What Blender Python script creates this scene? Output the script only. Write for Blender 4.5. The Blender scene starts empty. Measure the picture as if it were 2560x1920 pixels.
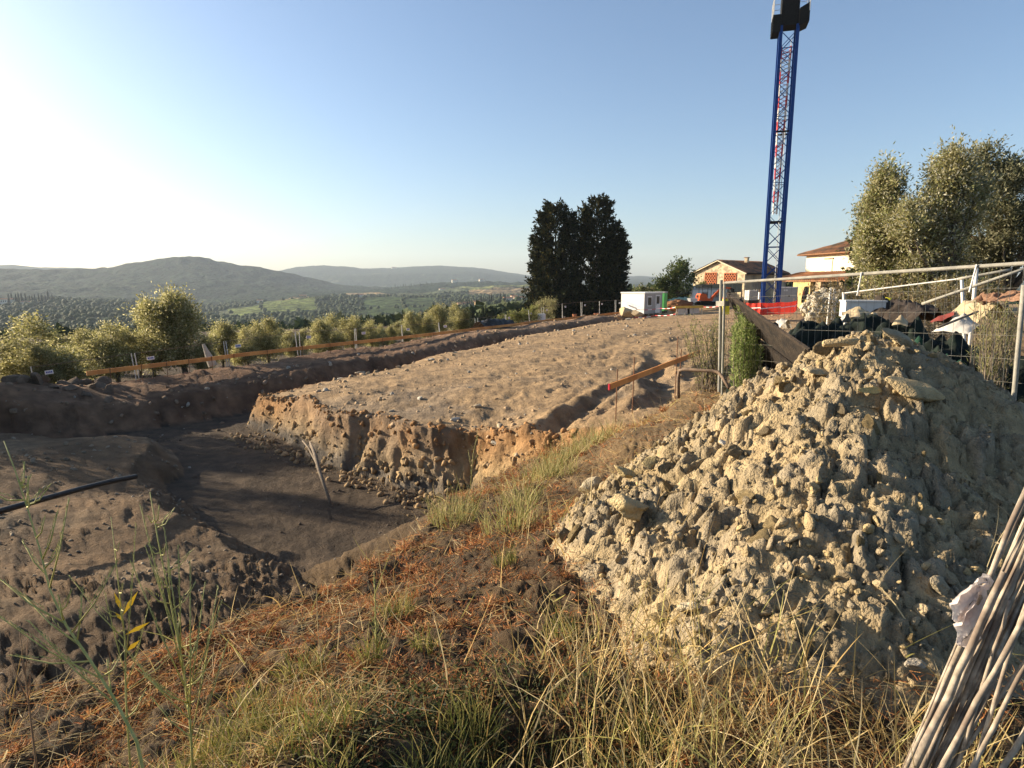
import bpy, math, random
import numpy as np
from mathutils import Vector, Matrix
random.seed(7); RNG = np.random.default_rng(7)
SC = bpy.context.scene
COL = SC.collection

# ---------------------------------------------------------------- camera, sky, sun, exposure
F_PX, CX, CY = 610.0, 512.0, 384.0          # focal length in pixels of the 1024 x 768 frame
PITCH = math.radians(9.3)
cam_d = bpy.data.cameras.new('camera'); cam = bpy.data.objects.new('camera', cam_d); COL.objects.link(cam)
cam_d.sensor_width = 36.0; cam_d.lens = F_PX / 1024 * 36.0
cam_d.clip_start = 0.05; cam_d.clip_end = 30000
cam.location = (0, 0, 0); cam.rotation_euler = (math.pi / 2 - PITCH, 0, 0)
SC.camera = cam

SUN_AZ = math.radians(-71)                   # measured from +Y, negative = to the left
SUN_EL = math.radians(16.5)
SUN_DIR = Vector((math.sin(SUN_AZ) * math.cos(SUN_EL), math.cos(SUN_AZ) * math.cos(SUN_EL), math.sin(SUN_EL)))
w = bpy.data.worlds.new('World'); SC.world = w; w.use_nodes = True
nt = w.node_tree; nt.nodes.clear()
sky = nt.nodes.new('ShaderNodeTexSky'); sky.sky_type = 'NISHITA'; sky.sun_disc = False
sky.sun_elevation = SUN_EL; sky.sun_rotation = SUN_AZ
sky.altitude = 300; sky.air_density = 1.0; sky.dust_density = 1.9; sky.ozone_density = 2.8
bg = nt.nodes.new('ShaderNodeBackground'); bg.inputs['Strength'].default_value = 0.079
ow = nt.nodes.new('ShaderNodeOutputWorld')
nt.links.new(sky.outputs[0], bg.inputs[0]); nt.links.new(bg.outputs[0], ow.inputs[0])
sd = bpy.data.lights.new('sun', 'SUN'); sd.energy = 5.0; sd.angle = math.radians(0.6); sd.color = (1.0, 0.84, 0.62)
sun = bpy.data.objects.new('sun', sd); COL.objects.link(sun)
sun.rotation_euler = SUN_DIR.to_track_quat('Z', 'Y').to_euler()
SC.view_settings.view_transform = 'Standard'; SC.view_settings.look = 'None'
SC.view_settings.gamma = 1.0; SC.view_settings.exposure = 1.4; SC.view_settings.use_curve_mapping = False
SC.cycles.max_bounces = 5; SC.cycles.diffuse_bounces = 3; SC.cycles.glossy_bounces = 2
SC.cycles.transmission_bounces = 3; SC.cycles.transparent_max_bounces = 8; SC.cycles.volume_bounces = 0
SC.cycles.caustics_reflective = False; SC.cycles.caustics_refractive = False

# ---------------------------------------------------------------- helpers
def ratio(v):
    a = (v - CY) / F_PX
    return (math.sin(PITCH) + a * math.cos(PITCH)) / (math.cos(PITCH) - a * math.sin(PITCH))
def at(u, v, Y):
    """world point seen in direction (u, v) at forward distance Y"""
    a = (v - CY) / F_PX
    d = Y / (math.cos(PITCH) - a * math.sin(PITCH))
    return Vector(((u - CX) / F_PX * d, Y, -ratio(v) * Y))
def xat(u, Y):
    return (u - CX) / F_PX * Y * 1.0

U32 = np.uint32
def _hash(ix, iy, iz, seed):
    with np.errstate(over='ignore'):
        h = (ix * 374761393 + iy * 668265263 + iz * 2147483647 + seed * 1274126177).astype(U32)
        h = (h ^ (h >> U32(13))) * U32(1274126177)
        h = (h ^ (h >> U32(16))) * U32(2246822519)
        h = h ^ (h >> U32(13))
    return h * (1 / 4294967296.0)
def vnoise(x, y, z=None, seed=0):
    x = np.asarray(x, float); y = np.asarray(y, float)
    ix, iy = np.floor(x).astype(np.int64), np.floor(y).astype(np.int64)
    fx, fy = x - ix, y - iy
    fx = fx * fx * (3 - 2 * fx); fy = fy * fy * (3 - 2 * fy)
    def plane(iz):
        a, b = _hash(ix, iy, iz, seed), _hash(ix + 1, iy, iz, seed); c, d = _hash(ix, iy + 1, iz, seed), _hash(ix + 1, iy + 1, iz, seed)
        p = a + (b - a) * fx; return p + (c + (d - c) * fx - p) * fy
    if z is None: return plane(np.zeros_like(ix)) * 2 - 1
    z = np.asarray(z, float); iz = np.floor(z).astype(np.int64); fz = z - iz; fz = fz * fz * (3 - 2 * fz)
    p = plane(iz); return (p + (plane(iz + 1) - p) * fz) * 2 - 1
def fbm(x, y, z=None, oct=4, seed=0, gain=0.5):
    s, a, f, tot = 0, 1.0, 1.0, 0
    for k in range(oct):
        s = s + a * vnoise(x * f, y * f, None if z is None else z * f, seed + k * 17); tot += a
        a *= gain; f *= 2.03
    return s / tot
def worley(x, y, z=None, seed=0):
    """distance to nearest and second nearest feature, plus the cell's random value"""
    x = np.asarray(x, float); y = np.asarray(y, float)
    three = z is not None
    z = np.zeros_like(x) if z is None else np.asarray(z, float)
    ix, iy, iz = np.floor(x).astype(np.int64), np.floor(y).astype(np.int64), np.floor(z).astype(np.int64)
    f1 = np.full(x.shape, 9.0); f2 = f1.copy(); cid = np.zeros_like(x)
    for dx in (-1, 0, 1):
        for dy in (-1, 0, 1):
            for dz in ((-1, 0, 1) if three else (0,)):
                jx, jy, jz = ix + dx, iy + dy, iz + dz
                px = jx + _hash(jx, jy, jz, seed); py = jy + _hash(jx, jy, jz, seed + 1)
                pz = jz + _hash(jx, jy, jz, seed + 2) if three else 0 * px
                d = np.sqrt((px - x) ** 2 + (py - y) ** 2 + ((pz - z) ** 2 if three else 0))
                c = _hash(jx, jy, jz, seed + 3)
                near = d < f1
                f2 = np.where(near, f1, np.minimum(f2, d)); cid = np.where(near, c, cid); f1 = np.where(near, d, f1)
    return f1, f2, cid
def facets(x, y, seed=0):
    """broken angular lumps: every cell is a tilted facet; returns height about -1..1 and the gap to the cell's edge"""
    x = np.asarray(x, float); y = np.asarray(y, float)
    ix, iy = np.floor(x).astype(np.int64), np.floor(y).astype(np.int64); z0 = np.zeros_like(ix)
    f1 = np.full(x.shape, 9.0); f2 = f1.copy(); hh = np.zeros_like(x); cc = np.zeros_like(x)
    for dx in (-1, 0, 1):
        for dy in (-1, 0, 1):
            jx, jy = ix + dx, iy + dy
            px = jx + _hash(jx, jy, z0, seed); py = jy + _hash(jx, jy, z0, seed + 1); c = _hash(jx, jy, z0, seed + 2)
            d = np.sqrt((px - x) ** 2 + (py - y) ** 2)
            h = 1.5 * (c - 0.5) + 1.7 * (x - px) * (_hash(jx, jy, z0, seed + 3) - 0.5) * 2 + 1.7 * (y - py) * (_hash(jx, jy, z0, seed + 4) - 0.5) * 2 - 0.5 * d * d
            near = d < f1
            f2 = np.where(near, f1, np.minimum(f2, d)); hh = np.where(near, h, hh); cc = np.where(near, c, cc); f1 = np.where(near, d, f1)
    return hh, f2 - f1, cc
def smooth(a, b, x):
    t = np.clip((x - a) / (b - a), 0, 1); return t * t * (3 - 2 * t)
def sd_poly(X, Y, pts):
    """signed distance to a polygon, positive outside"""
    P = np.asarray(pts, float); n = len(P)
    d = np.full(X.shape, 1e18); inside = np.zeros(X.shape, bool)
    for i in range(n):
        ax, ay = P[i]; bx, by = P[(i + 1) % n]
        ex, ey = bx - ax, by - ay
        t = np.clip(((X - ax) * ex + (Y - ay) * ey) / (ex * ex + ey * ey), 0, 1)
        d = np.minimum(d, (X - ax - t * ex) ** 2 + (Y - ay - t * ey) ** 2)
        c = ((ay > Y) != (by > Y)) & (X < (bx - ax) * (Y - ay) / (by - ay + 1e-12) + ax)
        inside ^= c
    return np.where(inside, -1, 1) * np.sqrt(d)
def idw(X, Y, ctl, p=3.0, soft=0.6):
    num = 0; den = 0
    for (cx, cy, h) in ctl:
        d2 = (X - cx) ** 2 + (Y - cy) ** 2 + soft * soft; wgt = 1.0 / (d2 * np.sqrt(d2))
        num = num + wgt * h; den = den + wgt
    return num / den

# ---- mesh building
def mesh_from(name, V, F, mat=None, smooth_shade=False, cols=None):
    """V (n,3); F list of faces or an (m,k) int array"""
    me = bpy.data.meshes.new(name)
    V = np.asarray(V, np.float32)
    if isinstance(F, np.ndarray) and F.ndim == 2:
        m, k = F.shape
        me.vertices.add(len(V)); me.vertices.foreach_set('co', V.ravel())
        me.loops.add(m * k); me.loops.foreach_set('vertex_index', F.astype(np.int32).ravel())
        me.polygons.add(m); me.polygons.foreach_set('loop_start', np.arange(m, dtype=np.int32) * k)
        me.update(calc_edges=True)
    else:
        me.from_pydata([tuple(map(float, v)) for v in V], [], [tuple(int(i) for i in f) for f in F]); me.update()
    if cols is not None:
        a = me.color_attributes.new('col', 'FLOAT_COLOR', 'POINT')
        C4 = np.ones((len(V), 4), np.float32); C4[:, :3] = cols
        a.data.foreach_set('color', C4.ravel())
    if smooth_shade:
        me.polygons.foreach_set('use_smooth', np.ones(len(me.polygons), bool))
    if mat is not None: me.materials.append(mat)
    return me
def link(name, me, parent=None, loc=None, rotz=None, kind=None):
    o = bpy.data.objects.new(name, me); COL.objects.link(o)
    if parent is not None: o.parent = parent
    if loc is not None: o.location = loc
    if rotz is not None: o.rotation_euler = (0, 0, rotz)
    if kind: o['kind'] = kind
    return o
def tag(o, label, cat, group=None):
    o['label'] = label; o['category'] = cat
    if group: o['group'] = group
    return o
def thing(name, label, cat, loc=(0, 0, 0), rotz=0, group=None):
    o = bpy.data.objects.new(name, None); COL.objects.link(o)
    o.location = loc; o.rotation_euler = (0, 0, rotz); o.empty_display_size = 0.2
    return tag(o, label, cat, group)
def dup(root, loc, rotz=0, scale=None, label=None):
    def cp(o, par):
        c = o.copy(); COL.objects.link(c); c.parent = par
        for ch in o.children: cp(ch, c)
        return c
    r = cp(root, None); r.location = loc; r.rotation_euler = (0, 0, rotz)
    if scale is not None: r.scale = (scale,) * 3 if np.isscalar(scale) else scale
    if label: r['label'] = label
    return r

class MB:
    def __init__(s): s.v = []; s.f = []; s.n = 0
    def add(s, V, F):
        s.v.append(np.asarray(V, float)); s.f += [tuple(int(i) + s.n for i in f) for f in F]; s.n += len(V); return s
    def box(s, x0, y0, z0, x1, y1, z1, M=None, bev=0.0):
        V = np.array([[x, y, z] for z in (z0, z1) for (x, y) in ((x0, y0), (x1, y0), (x1, y1), (x0, y1))], float)
        if M is not None: V = np.array([tuple(M @ Vector(p)) for p in V])
        return s.add(V, [(3, 2, 1, 0), (4, 5, 6, 7), (0, 1, 5, 4), (1, 2, 6, 5), (2, 3, 7, 6), (3, 0, 4, 7)])
    def bar(s, p0, p1, w, h, up=(0, 0, 1)):
        """a rectangular bar between two points"""
        p0, p1 = Vector(p0), Vector(p1); d = (p1 - p0).normalized(); up = Vector(up)
        r = d.cross(up)
        if r.length < 1e-4: r = d.cross(Vector((1, 0, 0)))
        r.normalize(); q = r.cross(d)
        V = [p + r * sx * w / 2 + q * sz * h / 2 for p in (p0, p1) for (sx, sz) in ((-1, -1), (1, -1), (1, 1), (-1, 1))]
        return s.add([tuple(p) for p in V], [(0, 1, 2, 3), (7, 6, 5, 4), (0, 4, 5, 1), (1, 5, 6, 2), (2, 6, 7, 3), (3, 7, 4, 0)])
    def tube(s, pts, r, n=6, cap=True):
        pts = [Vector(p) for p in pts]; m = len(pts)
        rs = [r] * m if np.isscalar(r) else list(r)
        V = []; prev = None
        for i, p in enumerate(pts):
            d = (pts[min(i + 1, m - 1)] - pts[max(i - 1, 0)]).normalized()
            a = prev - d * prev.dot(d) if prev is not None else d.cross(Vector((0.13, 0.31, 0.94)))
            if a.length < 1e-5: a = d.cross(Vector((1, 0, 0)))
            a.normalize(); prev = a; b = d.cross(a)
            for k in range(n):
                t = 2 * math.pi * k / n
                V.append(tuple(p + a * math.cos(t) * rs[i] + b * math.sin(t) * rs[i]))
        F = [(i * n + k, i * n + (k + 1) % n, (i + 1) * n + (k + 1) % n, (i + 1) * n + k) for i in range(m - 1) for k in range(n)]
        if cap: F += [tuple(range(n - 1, -1, -1)), tuple((m - 1) * n + k for k in range(n))]
        return s.add(V, F)
    def lathe(s, prof, c=(0, 0, 0), n=14):
        V = [(c[0] + r * math.cos(2 * math.pi * k / n), c[1] + r * math.sin(2 * math.pi * k / n), c[2] + z) for (r, z) in prof for k in range(n)]
        m = len(prof)
        F = [(i * n + k, i * n + (k + 1) % n, (i + 1) * n + (k + 1) % n, (i + 1) * n + k) for i in range(m - 1) for k in range(n)]
        F += [tuple(range(n - 1, -1, -1)), tuple((m - 1) * n + k for k in range(n))]
        return s.add(V, F)
    def prism(s, poly, y0, y1):
        """polygon in x-z pushed along y"""
        n = len(poly)
        V = [(x, y0, z) for x, z in poly] + [(x, y1, z) for x, z in poly]
        F = [tuple(range(n)), tuple(range(2 * n - 1, n - 1, -1))] + [(k, k + n, (k + 1) % n + n, (k + 1) % n) for k in range(n)]
        return s.add(V, F)
    def mesh(s, name, mat, smooth_shade=False):
        return mesh_from(name, np.concatenate(s.v), s.f, mat, smooth_shade)
    def build(s, name, mat, parent=None, loc=None, rotz=None, smooth_shade=False, kind=None):
        return link(name, s.mesh(name, mat, smooth_shade), parent, loc, rotz, kind)

# ---- materials
def material(name, c1, c2=None, scale=4.0, rough=0.85, bump=0.0, bscale=30.0, metal=0.0, attr=None, trans=0.0, detail=6.0, c3=None, s3=0.7, bdist=0.02, contrast=(0.35, 0.65), spec=0.3, brough=0.5):
    m = bpy.data.materials.new(name); m.use_nodes = True
    t = m.node_tree; N = t.nodes; L = t.links; N.clear()
    out = N.new('ShaderNodeOutputMaterial'); b = N.new('ShaderNodeBsdfPrincipled')
    b.inputs['Roughness'].default_value = rough; b.inputs['Metallic'].default_value = metal
    b.inputs['Specular IOR Level'].default_value = spec
    tc = N.new('ShaderNodeTexCoord')
    def noise(s, d=detail):
        n = N.new('ShaderNodeTexNoise'); n.inputs['Scale'].default_value = s; n.inputs['Detail'].default_value = d
        L.new(tc.outputs['Object'], n.inputs['Vector']); return n.outputs['Fac']
    def ramp(f, lo, hi):
        r = N.new('ShaderNodeMapRange'); r.inputs[1].default_value = lo; r.inputs[2].default_value = hi; L.new(f, r.inputs[0]); return r.outputs[0]
    def mix(f, a, c, mode='MIX'):
        x = N.new('ShaderNodeMix'); x.data_type = 'RGBA'; x.blend_type = mode
        if hasattr(f, 'links'): L.new(f, x.inputs[0])
        else: x.inputs[0].default_value = f
        for k, q in ((6, a), (7, c)):
            if hasattr(q, 'links'): L.new(q, x.inputs[k])
            else: x.inputs[k].default_value = (*q, 1)
        return x.outputs[2]
    if attr:
        at_ = N.new('ShaderNodeAttribute'); at_.attribute_name = attr; base = at_.outputs['Color']
        if c2 is not None:
            f = ramp(noise(scale), *contrast)
            base = mix(1.0, base, mix(f, c1, c2), 'MULTIPLY')
            if c3 is not None: base = mix(1.0, base, mix(ramp(noise(s3, 3), 0.4, 0.6), (1, 1, 1), c3), 'MULTIPLY')
    else:
        base = c1
        if c2 is not None: base = mix(ramp(noise(scale), *contrast), c1, c2)
        if c3 is not None: base = mix(ramp(noise(s3, 3), 0.45, 0.62), base, c3)
    if hasattr(base, 'links'): L.new(base, b.inputs['Base Color'])
    else: b.inputs['Base Color'].default_value = (*base, 1)
    if bump:
        bp = N.new('ShaderNodeBump'); bp.inputs['Strength'].default_value = bump; bp.inputs['Distance'].default_value = bdist
        nb_ = noise(bscale, 8.0); nb_.node.inputs['Roughness'].default_value = brough; L.new(nb_, bp.inputs['Height']); L.new(bp.outputs[0], b.inputs['Normal'])
    sh = b.outputs[0]
    if trans:
        tr = N.new('ShaderNodeBsdfTranslucent'); ms = N.new('ShaderNodeMixShader'); ms.inputs[0].default_value = trans
        if hasattr(base, 'links'): L.new(base, tr.inputs[0])
        else: tr.inputs[0].default_value = (*base, 1)
        L.new(sh, ms.inputs[1]); L.new(tr.outputs[0], ms.inputs[2]); sh = ms.outputs[0]
    L.new(sh, out.inputs[0])
    return m
# ---------------------------------------------------------------- terrain heights (h = drop below the eye)
PLAT = [(-9.75, 23.5), (-5.3, 18.5), (-2.9, 16.5), (-0.9, 15.7), (0.5, 14.6), (1.6, 13.2), (2.4, 11.6), (6, 9), (160, 9), (160, 170), (30, 170),
        (21, 76), (16, 66), (10.5, 57), (2.7, 44.8), (-3.2, 34.2), (-6.7, 28.5)]
PLAT_H = [(-9.75, 23.5, 4.25), (-5.3, 18.6, 3.9), (-3, 16.6, 3.78), (-0.9, 15.8, 3.85), (-6.4, 28.5, 4.0), (-3, 34.2, 3.63), (2.7, 44.8, 3.39), (10.5, 57, 3.2),
          (15, 68, 3.4), (1.0, 14.3, 3.25), (2.8, 13, 2.75), (4, 17, 2.95), (0, 20, 3.45), (-4, 22, 3.72), (4, 28, 3.25), (8, 40, 3.05), (15, 45, 2.9), (26, 57, 2.65), (40, 60, 2.7), (30, 80, 2.6), (40, 95, 2.8), (60, 95, 2.8), (20, 30, 2.6)]
BANK = [(-9, -1), (-4.2, 1.4), (-2.5, 2.66), (-1.9, 3.25), (-1.3, 4.7), (-0.95, 6.0), (-0.45, 8.8), (0.9, 10.3), (2.1, 11.3), (3.5, 12.0), (4.6, 13.6), (7, 19), (13, 30), (30, 40), (90, 40), (90, -8), (-9, -8)]
BANK_H = [(0, 0, 1.62), (0, 1.8, 1.68), (-2.5, 2.66, 1.95), (-1.9, 3.2, 2.05), (-1.25, 4.7, 2.3), (-0.95, 6, 2.5), (-0.45, 8.8, 2.88), (0.9, 10.3, 2.75), (2.1, 11.3, 2.66), (3.6, 10.6, 1.75), (4.6, 13.6, 2.2),
          (2.6, 8.5, 1.95), (5, 8.5, 1.72), (8, 8, 1.7), (8, 15, 1.75), (7, 19, 2.3), (13, 30, 2.5), (30, 40, 2.6), (2.4, 2.4, 1.8), (6, 3, 1.75), (1, 4, 2.05), (-5, 0, 1.9), (12, 14, 1.7), (20, 20, 2.0)]
FBANK = [(-60, 17.5), (-24, 20.5), (-17.5, 21.8), (-15.0, 23.4), (-12.4, 26.8), (-7.9, 33.0), (-5, 37.5), (0.2, 45.5), (4.5, 51.5), (8.6, 57.4), (13.0, 65.5), (18, 76), (30, 170), (-160, 170), (-160, 17)]
FBANK_H = [(-15.2, 23.4, 4.55), (-12.5, 27, 4.4), (-13.8, 29.6, 4.1), (-17.6, 25, 4.25), (-20, 23.6, 3.75), (-24, 23, 3.7), (-30, 24, 4.2), (-8, 33.2, 3.9), (-9.5, 36, 3.85), (0.4, 45.8, 3.3), (-1.5, 47.5, 3.5), (5, 52, 3.1), (8.6, 57.6, 2.98), (4, 55.5, 3.25), (13, 66, 3.05), (10, 64, 3.2), (18, 76, 3.2), (15, 78, 3.2)]
BERM = [(-3.0, 9.2), (-5.7, 11.4), (-7.4, 12.6), (-9.6, 14.9), (-10.6, 17.2), (-11.8, 19.2), (-18, 18.6), (-60, 14), (-60, -2), (-9, -2), (-2.4, 4)]
BERM_H = [(-3.2, 9.2, 4.95), (-6, 11.5, 4.8), (-9.6, 14.9, 4.85), (-12.5, 18.8, 4.75), (-6, 7, 4.25), (-12, 10, 4.35), (-3.4, 6.6, 4.6), (-14, 15, 4.5), (-25, 14, 4.4), (-9, 4, 3.9)]
FENCE_P0, FENCE_D = np.array([-19.6, 26.4]), np.array([0.596, 0.803])

FAR_ROWS = [  # range, [(u, v)...]
    (130, [(-300, 372), (0, 366), (100, 362), (200, 357), (270, 352), (340, 345), (420, 336), (500, 326), (560, 317), (640, 310), (720, 305), (1100, 304), (1500, 304)]),
    (250, [(-300, 356), (0, 352), (200, 346), (340, 338), (420, 332), (500, 324), (560, 315), (640, 307), (720, 303), (1500, 303)]),
    (450, [(-300, 345), (0, 342), (200, 337), (340, 331), (420, 327), (470, 320), (500, 319), (560, 312), (640, 304), (720, 301), (1500, 301)]),
    (700, [(-300, 335), (0, 331), (100, 329), (200, 326), (300, 324), (380, 320), (440, 314), (480, 306), (520, 301), (560, 303), (640, 301), (720, 299), (1500, 299)]),
    (1000, [(-300, 318), (0, 317), (80, 312), (150, 313), (230, 318), (300, 314), (380, 309), (440, 306), (480, 302), (520, 300), (560, 300), (640, 298), (1500, 296)]),
    (1400, [(-300, 302), (0, 303), (60, 300), (110, 302), (150, 304), (200, 312), (250, 306), (300, 299), (350, 298), (420, 297), (470, 297), (540, 296), (640, 295), (1500, 293)]),
    (1900, [(-300, 296), (0, 297), (150, 300), (230, 300), (270, 298), (330, 294), (400, 293), (450, 289), (500, 287), (540, 287), (640, 290), (1500, 290)]),
    (2400, [(-300, 280), (0, 282), (100, 283), (200, 279), (270, 284), (330, 291), (380, 290), (430, 284), (480, 281.5), (540, 283), (640, 287), (1500, 287)]),
    (2900, [(-300, 266), (0, 268.5), (50, 268.7), (90, 270), (118, 268), (140, 262.5), (165, 259.8), (188, 257.2), (205, 258), (225, 262.5), (255, 266.5), (285, 272), (320, 280), (345, 285), (400, 287), (440, 285), (520, 284), (640, 285), (1500, 286)]),
    (3500, [(-300, 285), (0, 285), (340, 290), (420, 288), (540, 284), (1500, 285)]),
    (4400, [(-300, 278), (250, 278), (330, 277), (400, 274), (470, 272), (540, 279), (1500, 284)]),
    (5200, [(-300, 262), (0, 265.5), (20, 264), (45, 267), (250, 272), (282, 271), (300, 266.5), (325, 264.6), (350, 266.5), (365, 268.5), (395, 268), (420, 266), (440, 265.5), (475, 268), (500, 271), (530, 275), (548, 274), (600, 277), (640, 276), (665, 278), (700, 282), (730, 281.5), (760, 284), (1500, 284)]),
    (6600, [(-300, 288), (1500, 288)]),
]
def h_far(X, Y):
    R = np.hypot(X, Y); Yc = np.maximum(Y, 1e-3)
    uu = np.clip(CX + F_PX * X / Yc * 1.0, -300, 1500); uu = np.where(Y <= 0, np.where(X < 0, -300, 1500), uu)
    lr = np.log(np.array([r for r, _ in FAR_ROWS]))
    hs = []
    for r, pts in FAR_ROWS:
        us = [p[0] for p in pts]; vs = [p[1] for p in pts]
        a = (np.interp(uu, us, vs) - CY) / F_PX
        hs.append((math.sin(PITCH) + a * math.cos(PITCH)) / (math.cos(PITCH) - a * math.sin(PITCH)))
    L = np.clip(np.log(np.maximum(R, 1)), lr[0], lr[-1] - 1e-6)
    k = np.clip(np.searchsorted(lr, L, side='right') - 1, 0, len(lr) - 2)
    H = np.stack(hs); idx = np.arange(k.size); kk = k.ravel(); Hf = H.reshape(len(lr), -1)
    t = (L.ravel() - lr[kk]) / (lr[kk + 1] - lr[kk]); t = t * t * (3 - 2 * t) * 0.6 + t * 0.4
    rat = (Hf[kk, idx] * (1 - t) + Hf[kk + 1, idx] * t).reshape(X.shape)
    h = rat * Yc / np.maximum(Yc / np.maximum(R, 1e-3), 0.35) * np.maximum(Yc / np.maximum(R, 1e-3), 0.35)
    h = rat * np.maximum(Yc, 0.35 * R)
    rough = smooth(300, 3000, R) * 9 * fbm(X / 260, Y / 260, oct=4, seed=5) + smooth(150, 800, R) * 1.2 * fbm(X / 60, Y / 60, oct=3, seed=9)
    rough = rough + smooth(1100, 1900, R) * (4.5 * vnoise(X / 24, Y / 24, seed=6) + 3.0 * vnoise(X / 55, Y / 55, seed=7)) * smooth(6000, 4200, R)
    return h - rough

def slope_out(d, k, lip=0.5):
    """extra drop outside an edge: rounded lip inside, slope k outside"""
    return np.where(d > 0, d * k, 0) + 0.18 * lip * smooth(-1.4, 0.15, d)
PILE_C = (3.25, 5.5); PILE_H = 1.84
def pile_h(X, Y):
    """height of the spoil heap above its foot (0 outside)"""
    dx, dy = X - PILE_C[0], Y - PILE_C[1]
    an = np.degrees(np.arctan2(dy, dx)) % 360
    A = [0, 40, 90, 118, 140, 157, 180, 216, 231, 248, 270, 300, 330, 360]
    Rr = [3.7, 2.6, 2.1, 2.45, 2.6, 2.65, 2.83, 3.38, 3.95, 3.5, 3.4, 3.4, 3.6, 3.7]
    Rm = np.interp(an, A, Rr) * (1 + 0.07 * fbm(X * 0.9, Y * 0.9, oct=2, seed=3))
    r = np.hypot(dx, dy) / Rm
    s_ = dx * 0.927 - dy * 0.375          # beyond the ridge that runs down from the top
    side = 0.36 * (np.sqrt(s_ * s_ + 0.05) + s_) / 2 * smooth(0.9, -0.2, dy)
    return np.maximum(0, -side + PILE_H * np.clip(1.02 - np.sqrt(r * r + 0.008), 0, 1) * (1 + 0.12 * fbm(X * 1.3, Y * 1.3, oct=3, seed=13)) * (1 - 0.12 * smooth(0.3, 0.8, r)))

def terrain(X, Y, full=True):
    """returns drop h and the blend weights of the soils"""
    X = np.asarray(X, float); Y = np.asarray(Y, float); R = np.hypot(X, Y)
    jit = 0.45 * fbm(X * 0.55, Y * 0.55, oct=3, seed=21) + 0.08 * fbm(X * 2.2, Y * 2.2, oct=2, seed=22)
    # floor of the cut
    hf = 5.5 + 0.10 * fbm(X * 0.5, Y * 0.5, oct=4, seed=31) + 0.02 * fbm(X * 4, Y * 4, oct=2, seed=32)
    # raised platform
    dp = sd_poly(X, Y, PLAT) + jit * smooth(60, 20, R)
    hp0 = idw(X, Y, PLAT_H, 2.6, 1.2)
    kp = 1.3 + 1.9 * smooth(27, 20, Y) * smooth(1.5, -2.5, X)
    far_r = smooth(40, 20, R)
    rub = 0.16 * fbm(X * 0.8, Y * 0.8, oct=3, seed=41) * smooth(30, 16, R) + 0.05 * fbm(X * 3.1, Y * 3.1, oct=3, seed=42) * smooth(55, 18, R)
    ruts = 0
    for off, dep in ((0.0, 0.20), (1.5, 0.17), (3.4, 0.12)):
        cx = 1.1 + off + (Y - 15) * 0.42 + 0.9 * np.sin((Y - 14) * 0.22 + off)
        q = np.abs(X - cx)
        ruts = ruts + dep * np.exp(-(q / 0.33) ** 2) * smooth(13.5, 15.5, Y) * smooth(33, 23, Y) - dep * 0.75 * np.exp(-((q - 0.62) / 0.24) ** 2) * smooth(13.5, 15.5, Y) * smooth(33, 23, Y) * (0.7 + 0.6 * fbm(X * 1.7, Y * 1.7, oct=2, seed=44))
    al, ac_ = X * 0.5 + Y * 0.866, X * 0.866 - Y * 0.5          # furrows drawn along the platform
    furrow = (0.07 * fbm(ac_ * 0.9, al * 0.10, oct=3, seed=45) + 0.05 * fbm(ac_ * 2.6, al * 0.25, oct=3, seed=46) - 0.10 * smooth(-6, 3, X - 0.3 * (Y - 16)) * np.maximum(0, fbm(ac_ * 1.4, al * 0.5, oct=3, seed=47) - 0.12) * 3) * smooth(60, 26, R)
    hp = hp0 + slope_out(dp, kp) - rub + ruts - furrow
    # near bank
    db = sd_poly(X, Y, BANK) + 0.35 * jit
    hb0 = idw(X, Y, BANK_H, 2.6, 0.7) - 0.06 * fbm(X * 1.2, Y * 1.2, oct=3, seed=51) - 0.02 * fbm(X * 5, Y * 5, oct=2, seed=52)
    hb0 = hb0 + 0.22 * np.exp(-(((X - 0.10) / 0.42) ** 2 + ((Y - 2.0) / 0.33) ** 2)) - 0.12 * np.exp(-(((X + 0.65) / 0.4) ** 2 + ((Y - 2.0) / 0.3) ** 2))     # hollow added to sink this spot into shade
    hb = hb0 + slope_out(db, 1.25 - 0.55 * smooth(8.5, 11, Y))
    # far bank, falling away behind the fence
    df = sd_poly(X, Y, FBANK) + 0.7 * jit
    off = (X - FENCE_P0[0]) * (-FENCE_D[1]) + (Y - FENCE_P0[1]) * FENCE_D[0]
    hfb0 = idw(X, Y, FBANK_H, 2.6, 1.0) + 0.9 * smooth(-2.0, 0.3, off) * (1 - 0.45 * smooth(48, 60, Y)) + 0.16 * np.clip(off - 1.5, 0, 30) - 0.10 * fbm(X * 0.6, Y * 0.6, oct=4, seed=61) - 0.22 * smooth(-14, -19, X) * np.abs(fbm(X * 0.9, Y * 0.9, oct=3, seed=62)) * smooth(1, -1, off)
    hfb = hfb0 + slope_out(df, 0.85)
    # left berm
    dl = sd_poly(X, Y, BERM) + 0.8 * jit
    hl0 = idw(X, Y, BERM_H, 2.6, 1.0) - 0.13 * fbm(X * 0.7, Y * 0.7, oct=4, seed=71) - 0.03 * fbm(X * 3.5, Y * 3.5, oct=3, seed=72)
    hl = hl0 + slope_out(dl, 0.8)
    S = np.stack([hf, hp, hb, hfb, hl])
    h = S.min(0); which = S.argmin(0)
    wfar = smooth(75, 125, R)
    h = h * (1 - wfar) + (h_far(X, Y) if full else 0) * wfar if full else h
    return h, which, dp, hp0, df, off
def gz(x, y):
    """ground height at one spot (the heap included)"""
    h = terrain(np.array([x]), np.array([y]))[0][0]
    return -float(h) + float(pile_h(np.array([x]), np.array([y]))[0])

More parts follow.
